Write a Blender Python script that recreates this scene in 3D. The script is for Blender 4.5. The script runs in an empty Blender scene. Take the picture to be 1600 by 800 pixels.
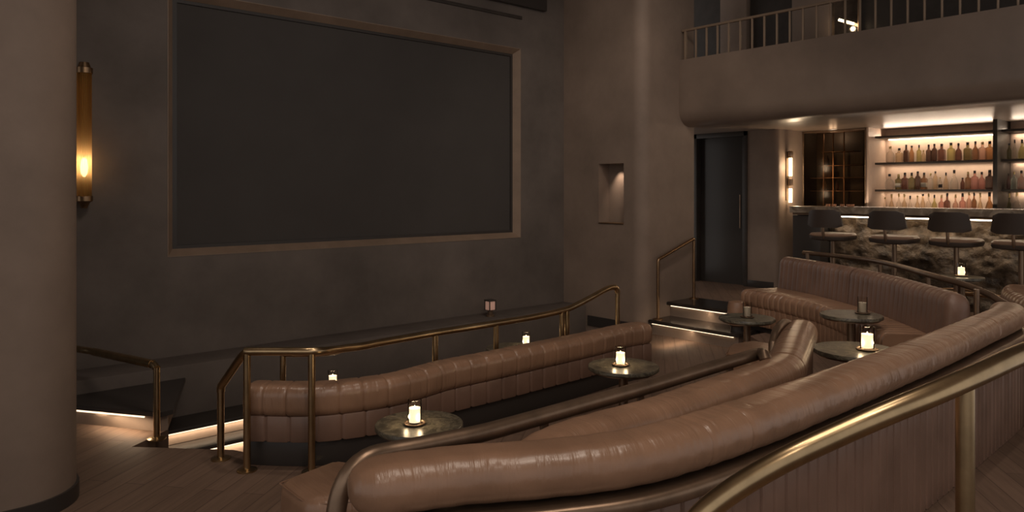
import bpy, bmesh, math, random
from mathutils import Vector, Matrix
random.seed(7)
sc = bpy.context.scene
COL = sc.collection

# ------------------------------------------------------------------ camera, world, exposure, big lights
H = 1.4                      # eye height above the bar floor (z = 0)
F_PX = 1143.0                # focal length in pixels of the 1600 px wide frame
RX, RY = 0.7525, -0.6585     # camera right in world (X runs along the screen wall, Y along the bar)
FX, FY = 0.6585, 0.7525      # camera forward in world
cam_d = bpy.data.cameras.new('camera')
cam = bpy.data.objects.new('camera', cam_d); COL.objects.link(cam)
cam.location = (0, 0, H)
cam.rotation_euler = (math.pi / 2, 0, -math.atan2(FX, FY))
cam_d.sensor_width = 36.0
cam_d.lens = F_PX / 1600 * 36.0
cam_d.shift_y = -101.0 / 1600
cam_d.clip_start = 0.05; cam_d.clip_end = 200
sc.camera = cam
w = bpy.data.worlds.new('world'); sc.world = w; w.use_nodes = True
bg = w.node_tree.nodes['Background']
bg.inputs[0].default_value = (1.0, 0.92, 0.86, 1); bg.inputs[1].default_value = 0.45
vs = sc.view_settings
vs.view_transform = 'Standard'; vs.look = 'None'; vs.exposure = 0.25; vs.gamma = 1.0; vs.use_curve_mapping = False
sc.cycles.max_bounces = 6; sc.cycles.diffuse_bounces = 3; sc.cycles.glossy_bounces = 3
sc.cycles.transparent_max_bounces = 12; sc.cycles.sample_clamp_indirect = 3.0
sc.cycles.caustics_reflective = False; sc.cycles.caustics_refractive = False

def W(x, d, z=0.0):          # camera-frame plan metres (right, forward) -> world
    return Vector((RX * x + FX * d, RY * x + FY * d, z))
def at(u, v, z):             # the point of height z seen at a pixel
    d = (H - z) * F_PX / (v - 299.0)
    return W((u - 800) / F_PX * d, d, z)
def at_d(u, v, d):           # the point at forward distance d seen at a pixel
    return W((u - 800) / F_PX * d, d, H - (v - 299.0) * d / F_PX)
def on_X(u, X, z):           # the point of the plane X seen in pixel column u
    a = (u - 800) / F_PX; d = X / (RX * a + FX)
    p = W(a * d, d, z); return p
def on_Y(u, Y, z):
    a = (u - 800) / F_PX; d = Y / (RY * a + FY)
    return W(a * d, d, z)

GL = {}
def lamp(name, kind, loc, power, color, target=None, **kw):
    l = bpy.data.lights.new(name, kind); l.energy = power; l.color = color
    for k, v_ in kw.items(): setattr(l, k, v_)
    o = bpy.data.objects.new(name, l); COL.objects.link(o); o.location = loc
    if target is not None:
        o.rotation_euler = (Vector(target) - Vector(loc)).to_track_quat('-Z', 'Y').to_euler()
    return o
WARM = (1.0, 0.84, 0.70)
lamp('fill_area_light', 'AREA', W(1.2, 0.9, 5.3), 40, WARM, W(1.6, 3.4, 0), shape='RECTANGLE', size=1.2, size_y=0.6)  # added area lamp, out of view, for soft fill and leather highlights
lamp('unseen_spot_light', 'SPOT', (-0.6, -0.9, 4.6), 60, WARM, W(0.6, 3.6, 0.3), spot_size=1.35, spot_blend=0.9, shadow_soft_size=0.25)
lamp('unseen_spot_light', 'SPOT', (4.6, 3.2, 5.0), 120, WARM, (7.2, 6.0, 1.2), spot_size=1.3, spot_blend=0.9, shadow_soft_size=0.2)  # added spot, out of view, brightens the niche wall
lamp('unseen_spot_light', 'SPOT', W(0.4, 4.0, 4.8), 150, (1.0, 0.88, 0.78), W(3.3, 7.2, 0.6), spot_size=0.8, spot_blend=1.0, shadow_soft_size=0.12)  # added spot from the left, lifts the back sofa
lamp('screen_wall_fill_light', 'SPOT', W(0.2, 2.6, 5.0), 95, (1.0, 0.90, 0.83), (3.8, 7.0, 0.9), spot_size=1.25, spot_blend=1.0, shadow_soft_size=0.3)  # added fill spot for the dark screen wall, no fixture there
for x_, d_, p_ in ((0.1, 1.95, 52), (0.85, 2.25, 36), (1.5, 2.95, 70), (2.8, 4.5, 66), (3.0, 6.8, 95), (-0.8, 4.7, 65), (0.7, 5.8, 60), (-2.0, 4.3, 75)):
    lamp('downlight', 'SPOT', W(x_, d_, 5.0), p_, WARM, W(x_, d_, 0), spot_size=0.8, spot_blend=1.0, shadow_soft_size=0.09)

# ------------------------------------------------------------------ materials
def mat(name, color, rough=0.6, metal=0.0, mottled=0.0, scale=3.0, bump=0.0, bscale=30.0, spec=0.5, emit=None, estr=0.0, coat=0.0):
    m = bpy.data.materials.new(name); m.use_nodes = True
    nt = m.node_tree; b = nt.nodes['Principled BSDF']
    b.inputs['Roughness'].default_value = rough; b.inputs['Metallic'].default_value = metal
    b.inputs['Specular IOR Level'].default_value = spec
    b.inputs['Coat Weight'].default_value = coat
    b.inputs['Base Color'].default_value = (*color, 1)
    tc = nt.nodes.new('ShaderNodeTexCoord')
    if mottled:
        n = nt.nodes.new('ShaderNodeTexNoise'); n.inputs['Scale'].default_value = scale; n.inputs['Detail'].default_value = 7; n.inputs['Roughness'].default_value = 0.62
        nt.links.new(tc.outputs['Object'], n.inputs['Vector'])
        r = nt.nodes.new('ShaderNodeValToRGB')
        r.color_ramp.elements[0].position = 0.32; r.color_ramp.elements[1].position = 0.70
        r.color_ramp.elements[0].color = (*[c * (1 - mottled) for c in color], 1)
        r.color_ramp.elements[1].color = (*[min(1, c * (1 + mottled)) for c in color], 1)
        nt.links.new(n.outputs['Fac'], r.inputs[0]); nt.links.new(r.outputs[0], b.inputs['Base Color'])
    if bump:
        n2 = nt.nodes.new('ShaderNodeTexNoise'); n2.inputs['Scale'].default_value = bscale; n2.inputs['Detail'].default_value = 5
        nt.links.new(tc.outputs['Object'], n2.inputs['Vector'])
        bp = nt.nodes.new('ShaderNodeBump'); bp.inputs['Strength'].default_value = bump; bp.inputs['Distance'].default_value = 0.02
        nt.links.new(n2.outputs['Fac'], bp.inputs['Height']); nt.links.new(bp.outputs[0], b.inputs['Normal'])
    if emit:
        b.inputs['Emission Color'].default_value = (*emit, 1); b.inputs['Emission Strength'].default_value = estr
    return m

def leather_mat(name, color, rough=0.36, wr=0.35, sx=26.0, sy=3.0):
    m = bpy.data.materials.new(name); m.use_nodes = True
    nt = m.node_tree; b = nt.nodes['Principled BSDF']
    b.inputs['Specular IOR Level'].default_value = 0.6
    uv = nt.nodes.new('ShaderNodeUVMap')
    mp = nt.nodes.new('ShaderNodeMapping'); mp.inputs['Scale'].default_value = (sx, sy, 1)
    nt.links.new(uv.outputs[0], mp.inputs['Vector'])
    n = nt.nodes.new('ShaderNodeTexNoise'); n.inputs['Scale'].default_value = 1.0; n.inputs['Detail'].default_value = 4; n.inputs['Distortion'].default_value = 0.6
    nt.links.new(mp.outputs[0], n.inputs['Vector'])
    bp = nt.nodes.new('ShaderNodeBump'); bp.inputs['Strength'].default_value = wr; bp.inputs['Distance'].default_value = 0.012
    nt.links.new(n.outputs['Fac'], bp.inputs['Height'])
    tc = nt.nodes.new('ShaderNodeTexCoord')
    n3 = nt.nodes.new('ShaderNodeTexNoise'); n3.inputs['Scale'].default_value = 260; n3.inputs['Detail'].default_value = 2
    nt.links.new(tc.outputs['Object'], n3.inputs['Vector'])
    bp2 = nt.nodes.new('ShaderNodeBump'); bp2.inputs['Strength'].default_value = 0.06; bp2.inputs['Distance'].default_value = 0.004
    nt.links.new(n3.outputs['Fac'], bp2.inputs['Height']); nt.links.new(bp.outputs[0], bp2.inputs['Normal'])
    nt.links.new(bp2.outputs[0], b.inputs['Normal'])
    n2 = nt.nodes.new('ShaderNodeTexNoise'); n2.inputs['Scale'].default_value = 4; n2.inputs['Detail'].default_value = 6
    nt.links.new(tc.outputs['Object'], n2.inputs['Vector'])
    r = nt.nodes.new('ShaderNodeValToRGB')
    r.color_ramp.elements[0].position = 0.3; r.color_ramp.elements[1].position = 0.72
    r.color_ramp.elements[0].color = (*[c * 0.80 for c in color], 1); r.color_ramp.elements[1].color = (*[c * 1.15 for c in color], 1)
    nt.links.new(n2.outputs['Fac'], r.inputs[0]); nt.links.new(r.outputs[0], b.inputs['Base Color'])
    mr = nt.nodes.new('ShaderNodeMapRange'); mr.inputs['To Min'].default_value = rough - 0.07; mr.inputs['To Max'].default_value = rough + 0.10
    nt.links.new(n2.outputs['Fac'], mr.inputs['Value']); nt.links.new(mr.outputs[0], b.inputs['Roughness'])
    return m

def wood_floor_mat():
    m = bpy.data.materials.new('dark_wood_planks'); m.use_nodes = True
    nt = m.node_tree; b = nt.nodes['Principled BSDF']
    tc = nt.nodes.new('ShaderNodeTexCoord'); mp = nt.nodes.new('ShaderNodeMapping')
    mp.inputs['Rotation'].default_value = (0, 0, math.radians(-38))
    nt.links.new(tc.outputs['Object'], mp.inputs['Vector'])
    br = nt.nodes.new('ShaderNodeTexBrick'); br.inputs['Scale'].default_value = 1.0
    br.inputs['Brick Width'].default_value = 1.3; br.inputs['Row Height'].default_value = 0.13; br.inputs['Mortar Size'].default_value = 0.003
    br.inputs['Color1'].default_value = (0.250, 0.165, 0.120, 1); br.inputs['Color2'].default_value = (0.205, 0.135, 0.098, 1); br.inputs['Mortar'].default_value = (0.13, 0.084, 0.062, 1)
    nt.links.new(mp.outputs[0], br.inputs['Vector'])
    mp2 = nt.nodes.new('ShaderNodeMapping'); mp2.inputs['Scale'].default_value = (1.5, 22, 1)
    nt.links.new(mp.outputs[0], mp2.inputs['Vector'])
    n = nt.nodes.new('ShaderNodeTexNoise'); n.inputs['Scale'].default_value = 2; n.inputs['Detail'].default_value = 5
    nt.links.new(mp2.outputs[0], n.inputs['Vector'])
    mx = nt.nodes.new('ShaderNodeMix'); mx.data_type = 'RGBA'; mx.blend_type = 'MULTIPLY'; mx.inputs[0].default_value = 0.5
    nt.links.new(br.outputs[0], mx.inputs[6]); nt.links.new(n.outputs['Fac'], mx.inputs[7]); nt.links.new(mx.outputs[2], b.inputs['Base Color'])
    b.inputs['Roughness'].default_value = 0.6; b.inputs['Specular IOR Level'].default_value = 0.15
    return m

def marble_mat(name, c1, c2, scale=6.0, rough=0.2):
    m = bpy.data.materials.new(name); m.use_nodes = True
    nt = m.node_tree; b = nt.nodes['Principled BSDF']
    tc = nt.nodes.new('ShaderNodeTexCoord')
    n = nt.nodes.new('ShaderNodeTexNoise'); n.inputs['Scale'].default_value = scale; n.inputs['Detail'].default_value = 8; n.inputs['Distortion'].default_value = 1.6
    nt.links.new(tc.outputs['Object'], n.inputs['Vector'])
    v = nt.nodes.new('ShaderNodeTexVoronoi'); v.feature = 'DISTANCE_TO_EDGE'; v.inputs['Scale'].default_value = scale * 1.3
    mxv = nt.nodes.new('ShaderNodeVectorMath'); mxv.operation = 'ADD'
    sc_ = nt.nodes.new('ShaderNodeVectorMath'); sc_.operation = 'SCALE'; sc_.inputs['Scale'].default_value = 0.35
    nt.links.new(n.outputs['Color'], sc_.inputs[0]); nt.links.new(tc.outputs['Object'], mxv.inputs[0]); nt.links.new(sc_.outputs[0], mxv.inputs[1])
    nt.links.new(mxv.outputs[0], v.inputs['Vector'])
    r = nt.nodes.new('ShaderNodeValToRGB'); r.color_ramp.elements[0].color = (*c2, 1); r.color_ramp.elements[0].position = 0.0
    r.color_ramp.elements[1].color = (*c1, 1); r.color_ramp.elements[1].position = 0.13
    nt.links.new(v.outputs['Distance'], r.inputs[0])
    r2 = nt.nodes.new('ShaderNodeValToRGB'); r2.color_ramp.elements[0].color = (0.55, 0.55, 0.55, 1); r2.color_ramp.elements[0].position = 0.35
    r2.color_ramp.elements[1].color = (1.35, 1.35, 1.3, 1); r2.color_ramp.elements[1].position = 0.7
    nt.links.new(n.outputs['Fac'], r2.inputs[0])
    mx = nt.nodes.new('ShaderNodeMix'); mx.data_type = 'RGBA'; mx.blend_type = 'MULTIPLY'; mx.inputs[0].default_value = 1.0
    nt.links.new(r.outputs[0], mx.inputs[6]); nt.links.new(r2.outputs[0], mx.inputs[7]); nt.links.new(mx.outputs[2], b.inputs['Base Color'])
    b.inputs['Roughness'].default_value = rough
    return m

def glass_mat(name, tint, opacity=0.35, rough=0.05):
    m = bpy.data.materials.new(name); m.use_nodes = True
    nt = m.node_tree; nt.nodes.clear()
    out = nt.nodes.new('ShaderNodeOutputMaterial')
    tr = nt.nodes.new('ShaderNodeBsdfTransparent'); tr.inputs[0].default_value = (*tint, 1)
    gl = nt.nodes.new('ShaderNodeBsdfGlossy'); gl.inputs['Roughness'].default_value = rough; gl.inputs[0].default_value = (0.9, 0.9, 0.9, 1)
    lw = nt.nodes.new('ShaderNodeLayerWeight'); lw.inputs[0].default_value = opacity
    mx = nt.nodes.new('ShaderNodeMixShader')
    nt.links.new(lw.outputs['Fresnel'], mx.inputs[0]); nt.links.new(tr.outputs[0], mx.inputs[1]); nt.links.new(gl.outputs[0], mx.inputs[2])
    nt.links.new(mx.outputs[0], out.inputs[0])
    return m

def emit_mat(name, color, strength):
    m = bpy.data.materials.new(name); m.use_nodes = True
    nt = m.node_tree; nt.nodes.clear()
    out = nt.nodes.new('ShaderNodeOutputMaterial'); e = nt.nodes.new('ShaderNodeEmission')
    e.inputs[0].default_value = (*color, 1); e.inputs[1].default_value = strength
    nt.links.new(e.outputs[0], out.inputs[0]); return m

M = dict(
    plaster=mat('warm_plaster', (0.265, 0.198, 0.156), 0.62, mottled=0.16, scale=1.6, bump=0.12, bscale=9, spec=0.35),
    sheen_plaster=mat('polished_plaster', (0.24, 0.180, 0.142), 0.34, mottled=0.14, scale=1.8, bump=0.10, bscale=7, spec=0.6),
    dark_plaster=mat('dark_plaster', (0.150, 0.124, 0.108), 0.8, mottled=0.22, scale=1.3, bump=0.12, bscale=9, spec=0.25),
    brown_surround=mat('brown_screen_surround', (0.27, 0.190, 0.135), 0.45, mottled=0.15, scale=4),
    railing=mat('painted_bronze', (0.34, 0.25, 0.18), 0.45, 0.25),
    screen=mat('matte_screen_cloth', (0.080, 0.072, 0.067), 0.95, mottled=0.05, scale=2, spec=0.05),
    black=mat('black_lacquer', (0.048, 0.041, 0.037), 0.35, spec=0.4),
    charcoal=mat('charcoal_timber', (0.050, 0.041, 0.035), 0.5, mottled=0.2, scale=6),
    bronze=mat('bronze', (0.33, 0.215, 0.125), 0.38, 1.0, mottled=0.18, scale=8),
    dark_bronze=mat('dark_bronze', (0.25, 0.172, 0.118), 0.36, 0.75, mottled=0.25, scale=7),
    brass=mat('aged_brass', (0.47, 0.345, 0.20), 0.28, 1.0, mottled=0.22, scale=7),
    leather=leather_mat('tan_leather', (0.300, 0.174, 0.110), 0.29, 0.55),
    pleat=leather_mat('pleated_tan_leather', (0.215, 0.128, 0.092), 0.38, 0.12, 8, 8),
    floor=wood_floor_mat(),
    tread=mat('black_stone_tread', (0.035, 0.027, 0.023), 0.22, mottled=0.3, scale=9),
    marble=marble_mat('dark_green_marble', (0.088, 0.077, 0.058), (0.20, 0.175, 0.13), 8.0, 0.30),
    counter=marble_mat('counter_stone', (0.30, 0.235, 0.175), (0.45, 0.37, 0.29), 3.0, 0.22),
    rock=mat('rough_brown_rock', (0.115, 0.082, 0.054), 0.45, mottled=0.8, scale=6.5, bump=0.8, bscale=26),
    led=emit_mat('led_strip_glow', (1.0, 0.74, 0.46), 5.0),
    led_bar=emit_mat('bar_strip_glow', (1.0, 0.78, 0.54), 9.0),
    led_step=emit_mat('step_strip_glow', (1.0, 0.75, 0.50), 1.6),
    wax=mat('lit_wax', (0.9, 0.8, 0.62), 0.5, emit=(1.0, 0.80, 0.52), estr=1.0),
    wax_dim=mat('unlit_wax', (0.62, 0.54, 0.43), 0.5),
    flame=emit_mat('flame', (1.0, 0.82, 0.52), 9.0),
    glass=glass_mat('clear_glass', (0.97, 0.96, 0.94), 0.13),
    smoked=glass_mat('smoked_glass', (0.74, 0.66, 0.58), 0.10, 0.15),
    door_glass=mat('dark_door_glass', (0.055, 0.049, 0.045), 0.2, spec=0.3),
    sconce=emit_mat('sconce_glow', (1.0, 0.72, 0.40), 5.0),
    stool_fabric=mat('dark_stool_leather', (0.055, 0.040, 0.033), 0.5, spec=0.3),
    stool_seat=mat('tan_stool_seat', (0.30, 0.19, 0.13), 0.4),
    back_bar=mat('back_bar_panel', (0.60, 0.45, 0.36), 0.55, mottled=0.12, scale=3),
    mirror=mat('antique_mirror', (0.30, 0.27, 0.23), 0.12, 1.0, mottled=0.35, scale=5),
    copper=mat('copper', (0.62, 0.33, 0.2), 0.3, 1.0),
    cream=mat('cream_label', (0.62, 0.55, 0.44), 0.6),
    dark_cap=mat('dark_cap', (0.04, 0.03, 0.027), 0.4),
    gold_cap=mat('gold_cap', (0.6, 0.43, 0.2), 0.35, 0.8),
    pink=mat('lantern_paper', (0.55, 0.34, 0.27), 0.6, emit=(1.0, 0.55, 0.4), estr=0.14),
)

def amber_mat():
    m = bpy.data.materials.new('amber_ribbed_glass'); m.use_nodes = True; nt = m.node_tree; nt.nodes.clear()
    out = nt.nodes.new('ShaderNodeOutputMaterial'); tr = nt.nodes.new('ShaderNodeBsdfTransparent'); tr.inputs[0].default_value = (1, 0.82, 0.55, 1)
    tl = nt.nodes.new('ShaderNodeBsdfTranslucent'); tl.inputs[0].default_value = (0.9, 0.66, 0.36, 1)
    mx = nt.nodes.new('ShaderNodeMixShader'); mx.inputs[0].default_value = 0.62
    nt.links.new(tr.outputs[0], mx.inputs[1]); nt.links.new(tl.outputs[0], mx.inputs[2]); nt.links.new(mx.outputs[0], out.inputs[0])
    return m
M['amber_glass'] = amber_mat()
# ------------------------------------------------------------------ object helpers
LOC = {}
def wl(o): return LOC.get(o.name, Vector((0, 0, 0))) if o else Vector((0, 0, 0))
def obj(name, bm, m, parent=None, loc=None, label=None, smooth=True):
    """bm holds world coordinates; the object sits at loc (or at its parent's base)."""
    base = Vector(loc) if loc is not None else wl(parent)
    bmesh.ops.recalc_face_normals(bm, faces=bm.faces[:])
    bm.transform(Matrix.Translation(-base))
    me = bpy.data.meshes.new(name); bm.to_mesh(me); bm.free()
    if smooth:
        for p in me.polygons: p.use_smooth = True
        try: me.set_sharp_from_angle(angle=math.radians(38))
        except Exception: pass
    me.materials.append(m)
    o = bpy.data.objects.new(name, me); COL.objects.link(o)
    o.location = base - wl(parent)
    LOC[o.name] = base
    if parent: o.parent = parent
    if label: o['label'] = label
    return o
def tag(o, label, cat, group=None, kind=None):
    o['label'] = label; o['category'] = cat
    if group: o['group'] = group
    if kind: o['kind'] = kind
    return o
def thing(name, label, cat, loc, group=None):
    o = bpy.data.objects.new(name, None); COL.objects.link(o); o.location = loc
    o.empty_display_size = 0.1
    LOC[o.name] = Vector(loc)
    return tag(o, label, cat, group)
def struct(name, bm, m, parent=None, smooth=True, label=None, cat=None):
    o = obj(name, bm, m, parent, smooth=smooth)
    if parent is None:
        o['kind'] = 'structure'
        if label: o['label'] = label
        if cat: o['category'] = cat
    return o

def B(): return bmesh.new()
def box(bm, x0, x1, y0, y1, z0, z1, bev=0.0, seg=2):
    r = bmesh.ops.create_cube(bm, size=1.0)
    vs_ = r['verts']
    bmesh.ops.scale(bm, vec=(abs(x1 - x0), abs(y1 - y0), abs(z1 - z0)), verts=vs_)
    bmesh.ops.translate(bm, vec=((x0 + x1) / 2, (y0 + y1) / 2, (z0 + z1) / 2), verts=vs_)
    if bev:
        es = list({e for v_ in vs_ for e in v_.link_edges})
        bmesh.ops.bevel(bm, geom=es, offset=bev, segments=seg, affect='EDGES', profile=0.5)
    return bm
def prism(bm, pts, z0, z1, bev=0.0):
    lo = [bm.verts.new((p[0], p[1], z0)) for p in pts]; hi = [bm.verts.new((p[0], p[1], z1)) for p in pts]
    n = len(pts)
    bm.faces.new(lo[::-1]); f = bm.faces.new(hi)
    for i in range(n): bm.faces.new((lo[i], lo[(i + 1) % n], hi[(i + 1) % n], hi[i]))
    if bev: bmesh.ops.bevel(bm, geom=list(f.edges), offset=bev, segments=2, affect='EDGES')
    return bm
def lathe(bm, prof, c, seg=32, sq=None):
    """prof [(r,z)] spun round the vertical axis at c; sq rounds a square footprint instead of a circle."""
    rings = []
    for r, z in prof:
        ring = []
        for i in range(seg):
            a = 2 * math.pi * i / seg
            k = 1.0
            if sq: k = 1.0 / max((abs(math.cos(a)) ** sq + abs(math.sin(a)) ** sq) ** (1.0 / sq), 1e-6)
            ring.append(bm.verts.new((c[0] + r * k * math.cos(a), c[1] + r * k * math.sin(a), c[2] + z)))
        rings.append(ring)
    for a, b_ in zip(rings[:-1], rings[1:]):
        for i in range(seg):
            bm.faces.new((a[i], a[(i + 1) % seg], b_[(i + 1) % seg], b_[i]))
    bm.faces.new(rings[0][::-1]); bm.faces.new(rings[-1])
    return bm
def smooth_path(pts, step=0.05):
    """Catmull-Rom through pts, resampled at an even step."""
    P = [Vector(p) for p in pts]
    if len(P) == 2: dense = [P[0].lerp(P[1], i / 40) for i in range(41)]
    else:
        P = [P[0] * 2 - P[1]] + P + [P[-1] * 2 - P[-2]]
        dense = []
        for i in range(1, len(P) - 2):
            for k in range(24):
                t = k / 24.0; a, b_, c, d = P[i - 1], P[i], P[i + 1], P[i + 2]
                dense.append(0.5 * ((2 * b_) + (c - a) * t + (2 * a - 5 * b_ + 4 * c - d) * t * t + (3 * b_ - a - 3 * c + d) * t ** 3))
        dense.append(P[-2].copy())
    L = [0.0]
    for a, b_ in zip(dense[:-1], dense[1:]): L.append(L[-1] + (b_ - a).length)
    n = max(2, int(round(L[-1] / step))); out = []; j = 0
    for i in range(n + 1):
        s = L[-1] * i / n
        while j < len(L) - 2 and L[j + 1] < s: j += 1
        t = (s - L[j]) / max(L[j + 1] - L[j], 1e-9)
        out.append(dense[j].lerp(dense[j + 1], min(1, t)))
    return out
def fillet(pts, r=0.08, n=6):
    """a polyline with rounded corners"""
    P = [Vector(p) for p in pts]; out = [P[0]]
    for i in range(1, len(P) - 1):
        a = (P[i - 1] - P[i]); b_ = (P[i + 1] - P[i]); q = min(r, a.length * 0.45, b_.length * 0.45)
        p0 = P[i] + a.normalized() * q; p1 = P[i] + b_.normalized() * q
        for k in range(n + 1):
            t = k / n; out.append(p0.lerp(P[i], t).lerp(P[i].lerp(p1, t), t))
    out.append(P[-1]); return out
def tube(bm, pts, r, seg=16):
    n = len(pts); rings = []
    t0 = (pts[1] - pts[0]).normalized()
    nrm = t0.orthogonal().normalized() if abs(t0.z) > 0.9 else t0.cross(Vector((0, 0, 1))).normalized()
    for i, p in enumerate(pts):
        t = (pts[min(i + 1, n - 1)] - pts[max(i - 1, 0)]).normalized()
        nrm = (nrm - t * nrm.dot(t)).normalized(); bi = t.cross(nrm)
        rings.append([bm.verts.new(p + (nrm * math.cos(2 * math.pi * k / seg) + bi * math.sin(2 * math.pi * k / seg)) * r) for k in range(seg)])
    for a, b_ in zip(rings[:-1], rings[1:]):
        for k in range(seg): bm.faces.new((a[k], a[(k + 1) % seg], b_[(k + 1) % seg], b_[k]))
    bm.faces.new(rings[0][::-1]); bm.faces.new(rings[-1])
    return bm
def rrect(n0, n1, z0, z1, r, k=5, sub=0):
    """rounded rectangle section, counter-clockwise"""
    r = min(r, (n1 - n0) / 2 - 1e-4, (z1 - z0) / 2 - 1e-4); out = []
    for cx, cz, a0 in ((n1 - r, z1 - r, 0), (n0 + r, z1 - r, 90), (n0 + r, z0 + r, 180), (n1 - r, z0 + r, 270)):
        for i in range(k + 1):
            a = math.radians(a0 + 90 * i / k); out.append((cx + r * math.cos(a), cz + r * math.sin(a)))
    if sub:
        o2 = []
        for i, p in enumerate(out):
            q = out[(i + 1) % len(out)]; o2.append(p)
            dl = math.hypot(q[0] - p[0], q[1] - p[1]); m_ = int(dl / sub)
            for j in range(1, m_): o2.append((p[0] + (q[0] - p[0]) * j / m_, p[1] + (q[1] - p[1]) * j / m_))
        out = o2
    return out
def sweep(bm, path, prof, groove=None, cap0=0.0, cap1=0.0, nscale=None, seams=None, capmid=None, fold=None):
    """prof [(n,z)] carried along a level path; n points to the right of travel.
    groove=(spacing,width,depth); seams=[s..]; cap0/cap1 = length of the rounded ends."""
    uvl = bm.loops.layers.uv.verify()
    n = len(path); S = [0.0]
    for a, b_ in zip(path[:-1], path[1:]): S.append(S[-1] + (b_ - a).length)
    tot = S[-1]; m_ = len(prof)
    cn = sum(p[0] for p in prof) / m_; cz = sum(p[1] for p in prof) / m_
    if capmid: cn, cz = capmid
    PN = []
    for i in range(m_):
        a = prof[i - 1]; b_ = prof[(i + 1) % m_]; dx, dz = b_[0] - a[0], b_[1] - a[1]; l = math.hypot(dx, dz) or 1
        PN.append((dz / l, -dx / l))
    V_ = [0.0]
    for i in range(m_): V_.append(V_[-1] + math.hypot(prof[(i + 1) % m_][0] - prof[i][0], prof[(i + 1) % m_][1] - prof[i][1]))
    rings = []
    for i, p in enumerate(path):
        t = path[min(i + 1, n - 1)] - path[max(i - 1, 0)]; t.z = 0; t.normalize()
        nr = Vector((t.y, -t.x, 0)); s = S[i]
        k = 1.0
        if cap0 and s < cap0: q = 1 - s / cap0; k = min(k, max(0.0, 1 - q ** 2.7) ** (1 / 2.7))
        if cap1 and tot - s < cap1: q = 1 - (tot - s) / cap1; k = min(k, max(0.0, 1 - q ** 2.7) ** (1 / 2.7))
        k = max(k, 0.30)
        g = 0.0
        if groove:
            sp, wd, dp = groove; dd = abs((s / sp) - round(s / sp)) * sp; g = dp * math.exp(-(dd / wd) ** 2)
        if seams:
            for q in seams: g = max(g, 0.0055 * math.exp(-((s - q) / 0.007) ** 2))
        ring = []
        for j, (a, z) in enumerate(prof):
            a2 = a * (nscale(s / tot) if nscale else 1.0)
            gg = g
            if fold: gg += fold * (math.sin(s * 41 + 3 * math.sin(s * 5.3) + j * 0.25) * math.sin(s * 17.0 + j * 0.5))
            a2 -= PN[j][0] * gg; z2 = z - PN[j][1] * gg
            a2 = cn + (a2 - cn) * k; z2 = cz + (z2 - cz) * k
            ring.append(bm.verts.new(p + nr * a2 + Vector((0, 0, z2))))
        rings.append(ring)
    for i in range(n - 1):
        for j in range(m_):
            f = bm.faces.new((rings[i][j], rings[i][(j + 1) % m_], rings[i + 1][(j + 1) % m_], rings[i + 1][j]))
            for lp, uvv in zip(f.loops, ((S[i], V_[j]), (S[i], V_[j + 1]), (S[i + 1], V_[j + 1]), (S[i + 1], V_[j]))): lp[uvl].uv = uvv
    bm.faces.new(rings[0][::-1]); bm.faces.new(rings[-1])
    return bm
def cpath(pts, step=0.03): return smooth_path([W(*p) for p in pts], step)
def offset(path, n):
    out = []
    for i, p in enumerate(path):
        t = path[min(i + 1, len(path) - 1)] - path[max(i - 1, 0)]; t.z = 0; t.normalize()
        out.append(p + Vector((t.y, -t.x, 0)) * n)
    return out

# ------------------------------------------------------------------ levels
ZL, ZF, ZP = -0.36, -0.18, -0.95       # lower lounge, raised booth, pit below the screen
YS = 7.04                              # screen wall
XN = 7.10                              # wall with the niche
YR = 5.68                              # its return towards the door
XD = 9.70                              # door wall
CEIL = 5.6

# ------------------------------------------------------------------ structure
# lower lounge floor: its far edge runs behind the low sofa
s1_far = [(-1.72, 4.87), (-1.325, 4.84), (-1.076, 4.92), (-0.882, 5.04), (-0.732, 5.22), (-0.57, 5.42), (-0.20, 5.75), (0.117, 6.05), (0.566, 6.47), (0.967, 6.88), (1.235, 7.06)]
edge = [W(-4.6, 5.85), W(-3.3, 5.62), W(-2.54, 5.41), W(-2.62, 5.04), W(-1.90, 4.98)] + [W(x, d + 0.03) for x, d in s1_far] + [Vector((7.0, 5.9, 0)), Vector((7.7, 5.9, 0)), Vector((7.7, 4.0, 0)), W(4.6, 5.0), W(4.6, -3.0), W(-5.0, -3.0)]
struct('floor', prism(B(), [(p.x, p.y) for p in edge], ZP - 0.1, ZL), M['floor'])
b = B(); box(b, -3.0, 7.2, 3.2, YS, ZP - 0.2, ZP - 0.1 + 0.1); struct('floor_pit', b, M['floor'], smooth=False)
booth = [W(-0.55, 1.9), W(-0.30, 2.40), W(-0.02, 2.62), W(0.3, 2.93), W(0.8, 3.36), W(1.28, 3.80), W(1.75, 4.85), W(2.15, 5.2), W(2.62, 6.4), W(2.60, 8.0), W(2.95, 8.28), W(3.5, 8.3), W(3.62, 5.35), W(4.6, 5.0), W(4.6, -1.2), W(-0.55, -1.2)]
struct('floor_booth', prism(B(), [(p.x, p.y) for p in booth], ZL, ZF), M['floor'], smooth=False)
upper = [Vector((7.70, YR, 0)), Vector((7.70, 4.46, 0)), W(2.92, 8.36), W(3.30, 8.30), W(3.55, 8.0), W(3.62, 7.0), W(3.56, 6.1), W(3.66, 4.65), W(9.5, 4.6), W(9.5, 12.5), Vector((11.2, 7.4, 0)), Vector((8.1, 7.4, 0)), Vector((8.1, YR, 0))]
struct('floor_bar', prism(B(), [(p.x, p.y) for p in upper], ZL - 0.02, 0.0), M['floor'], smooth=False)

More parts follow.
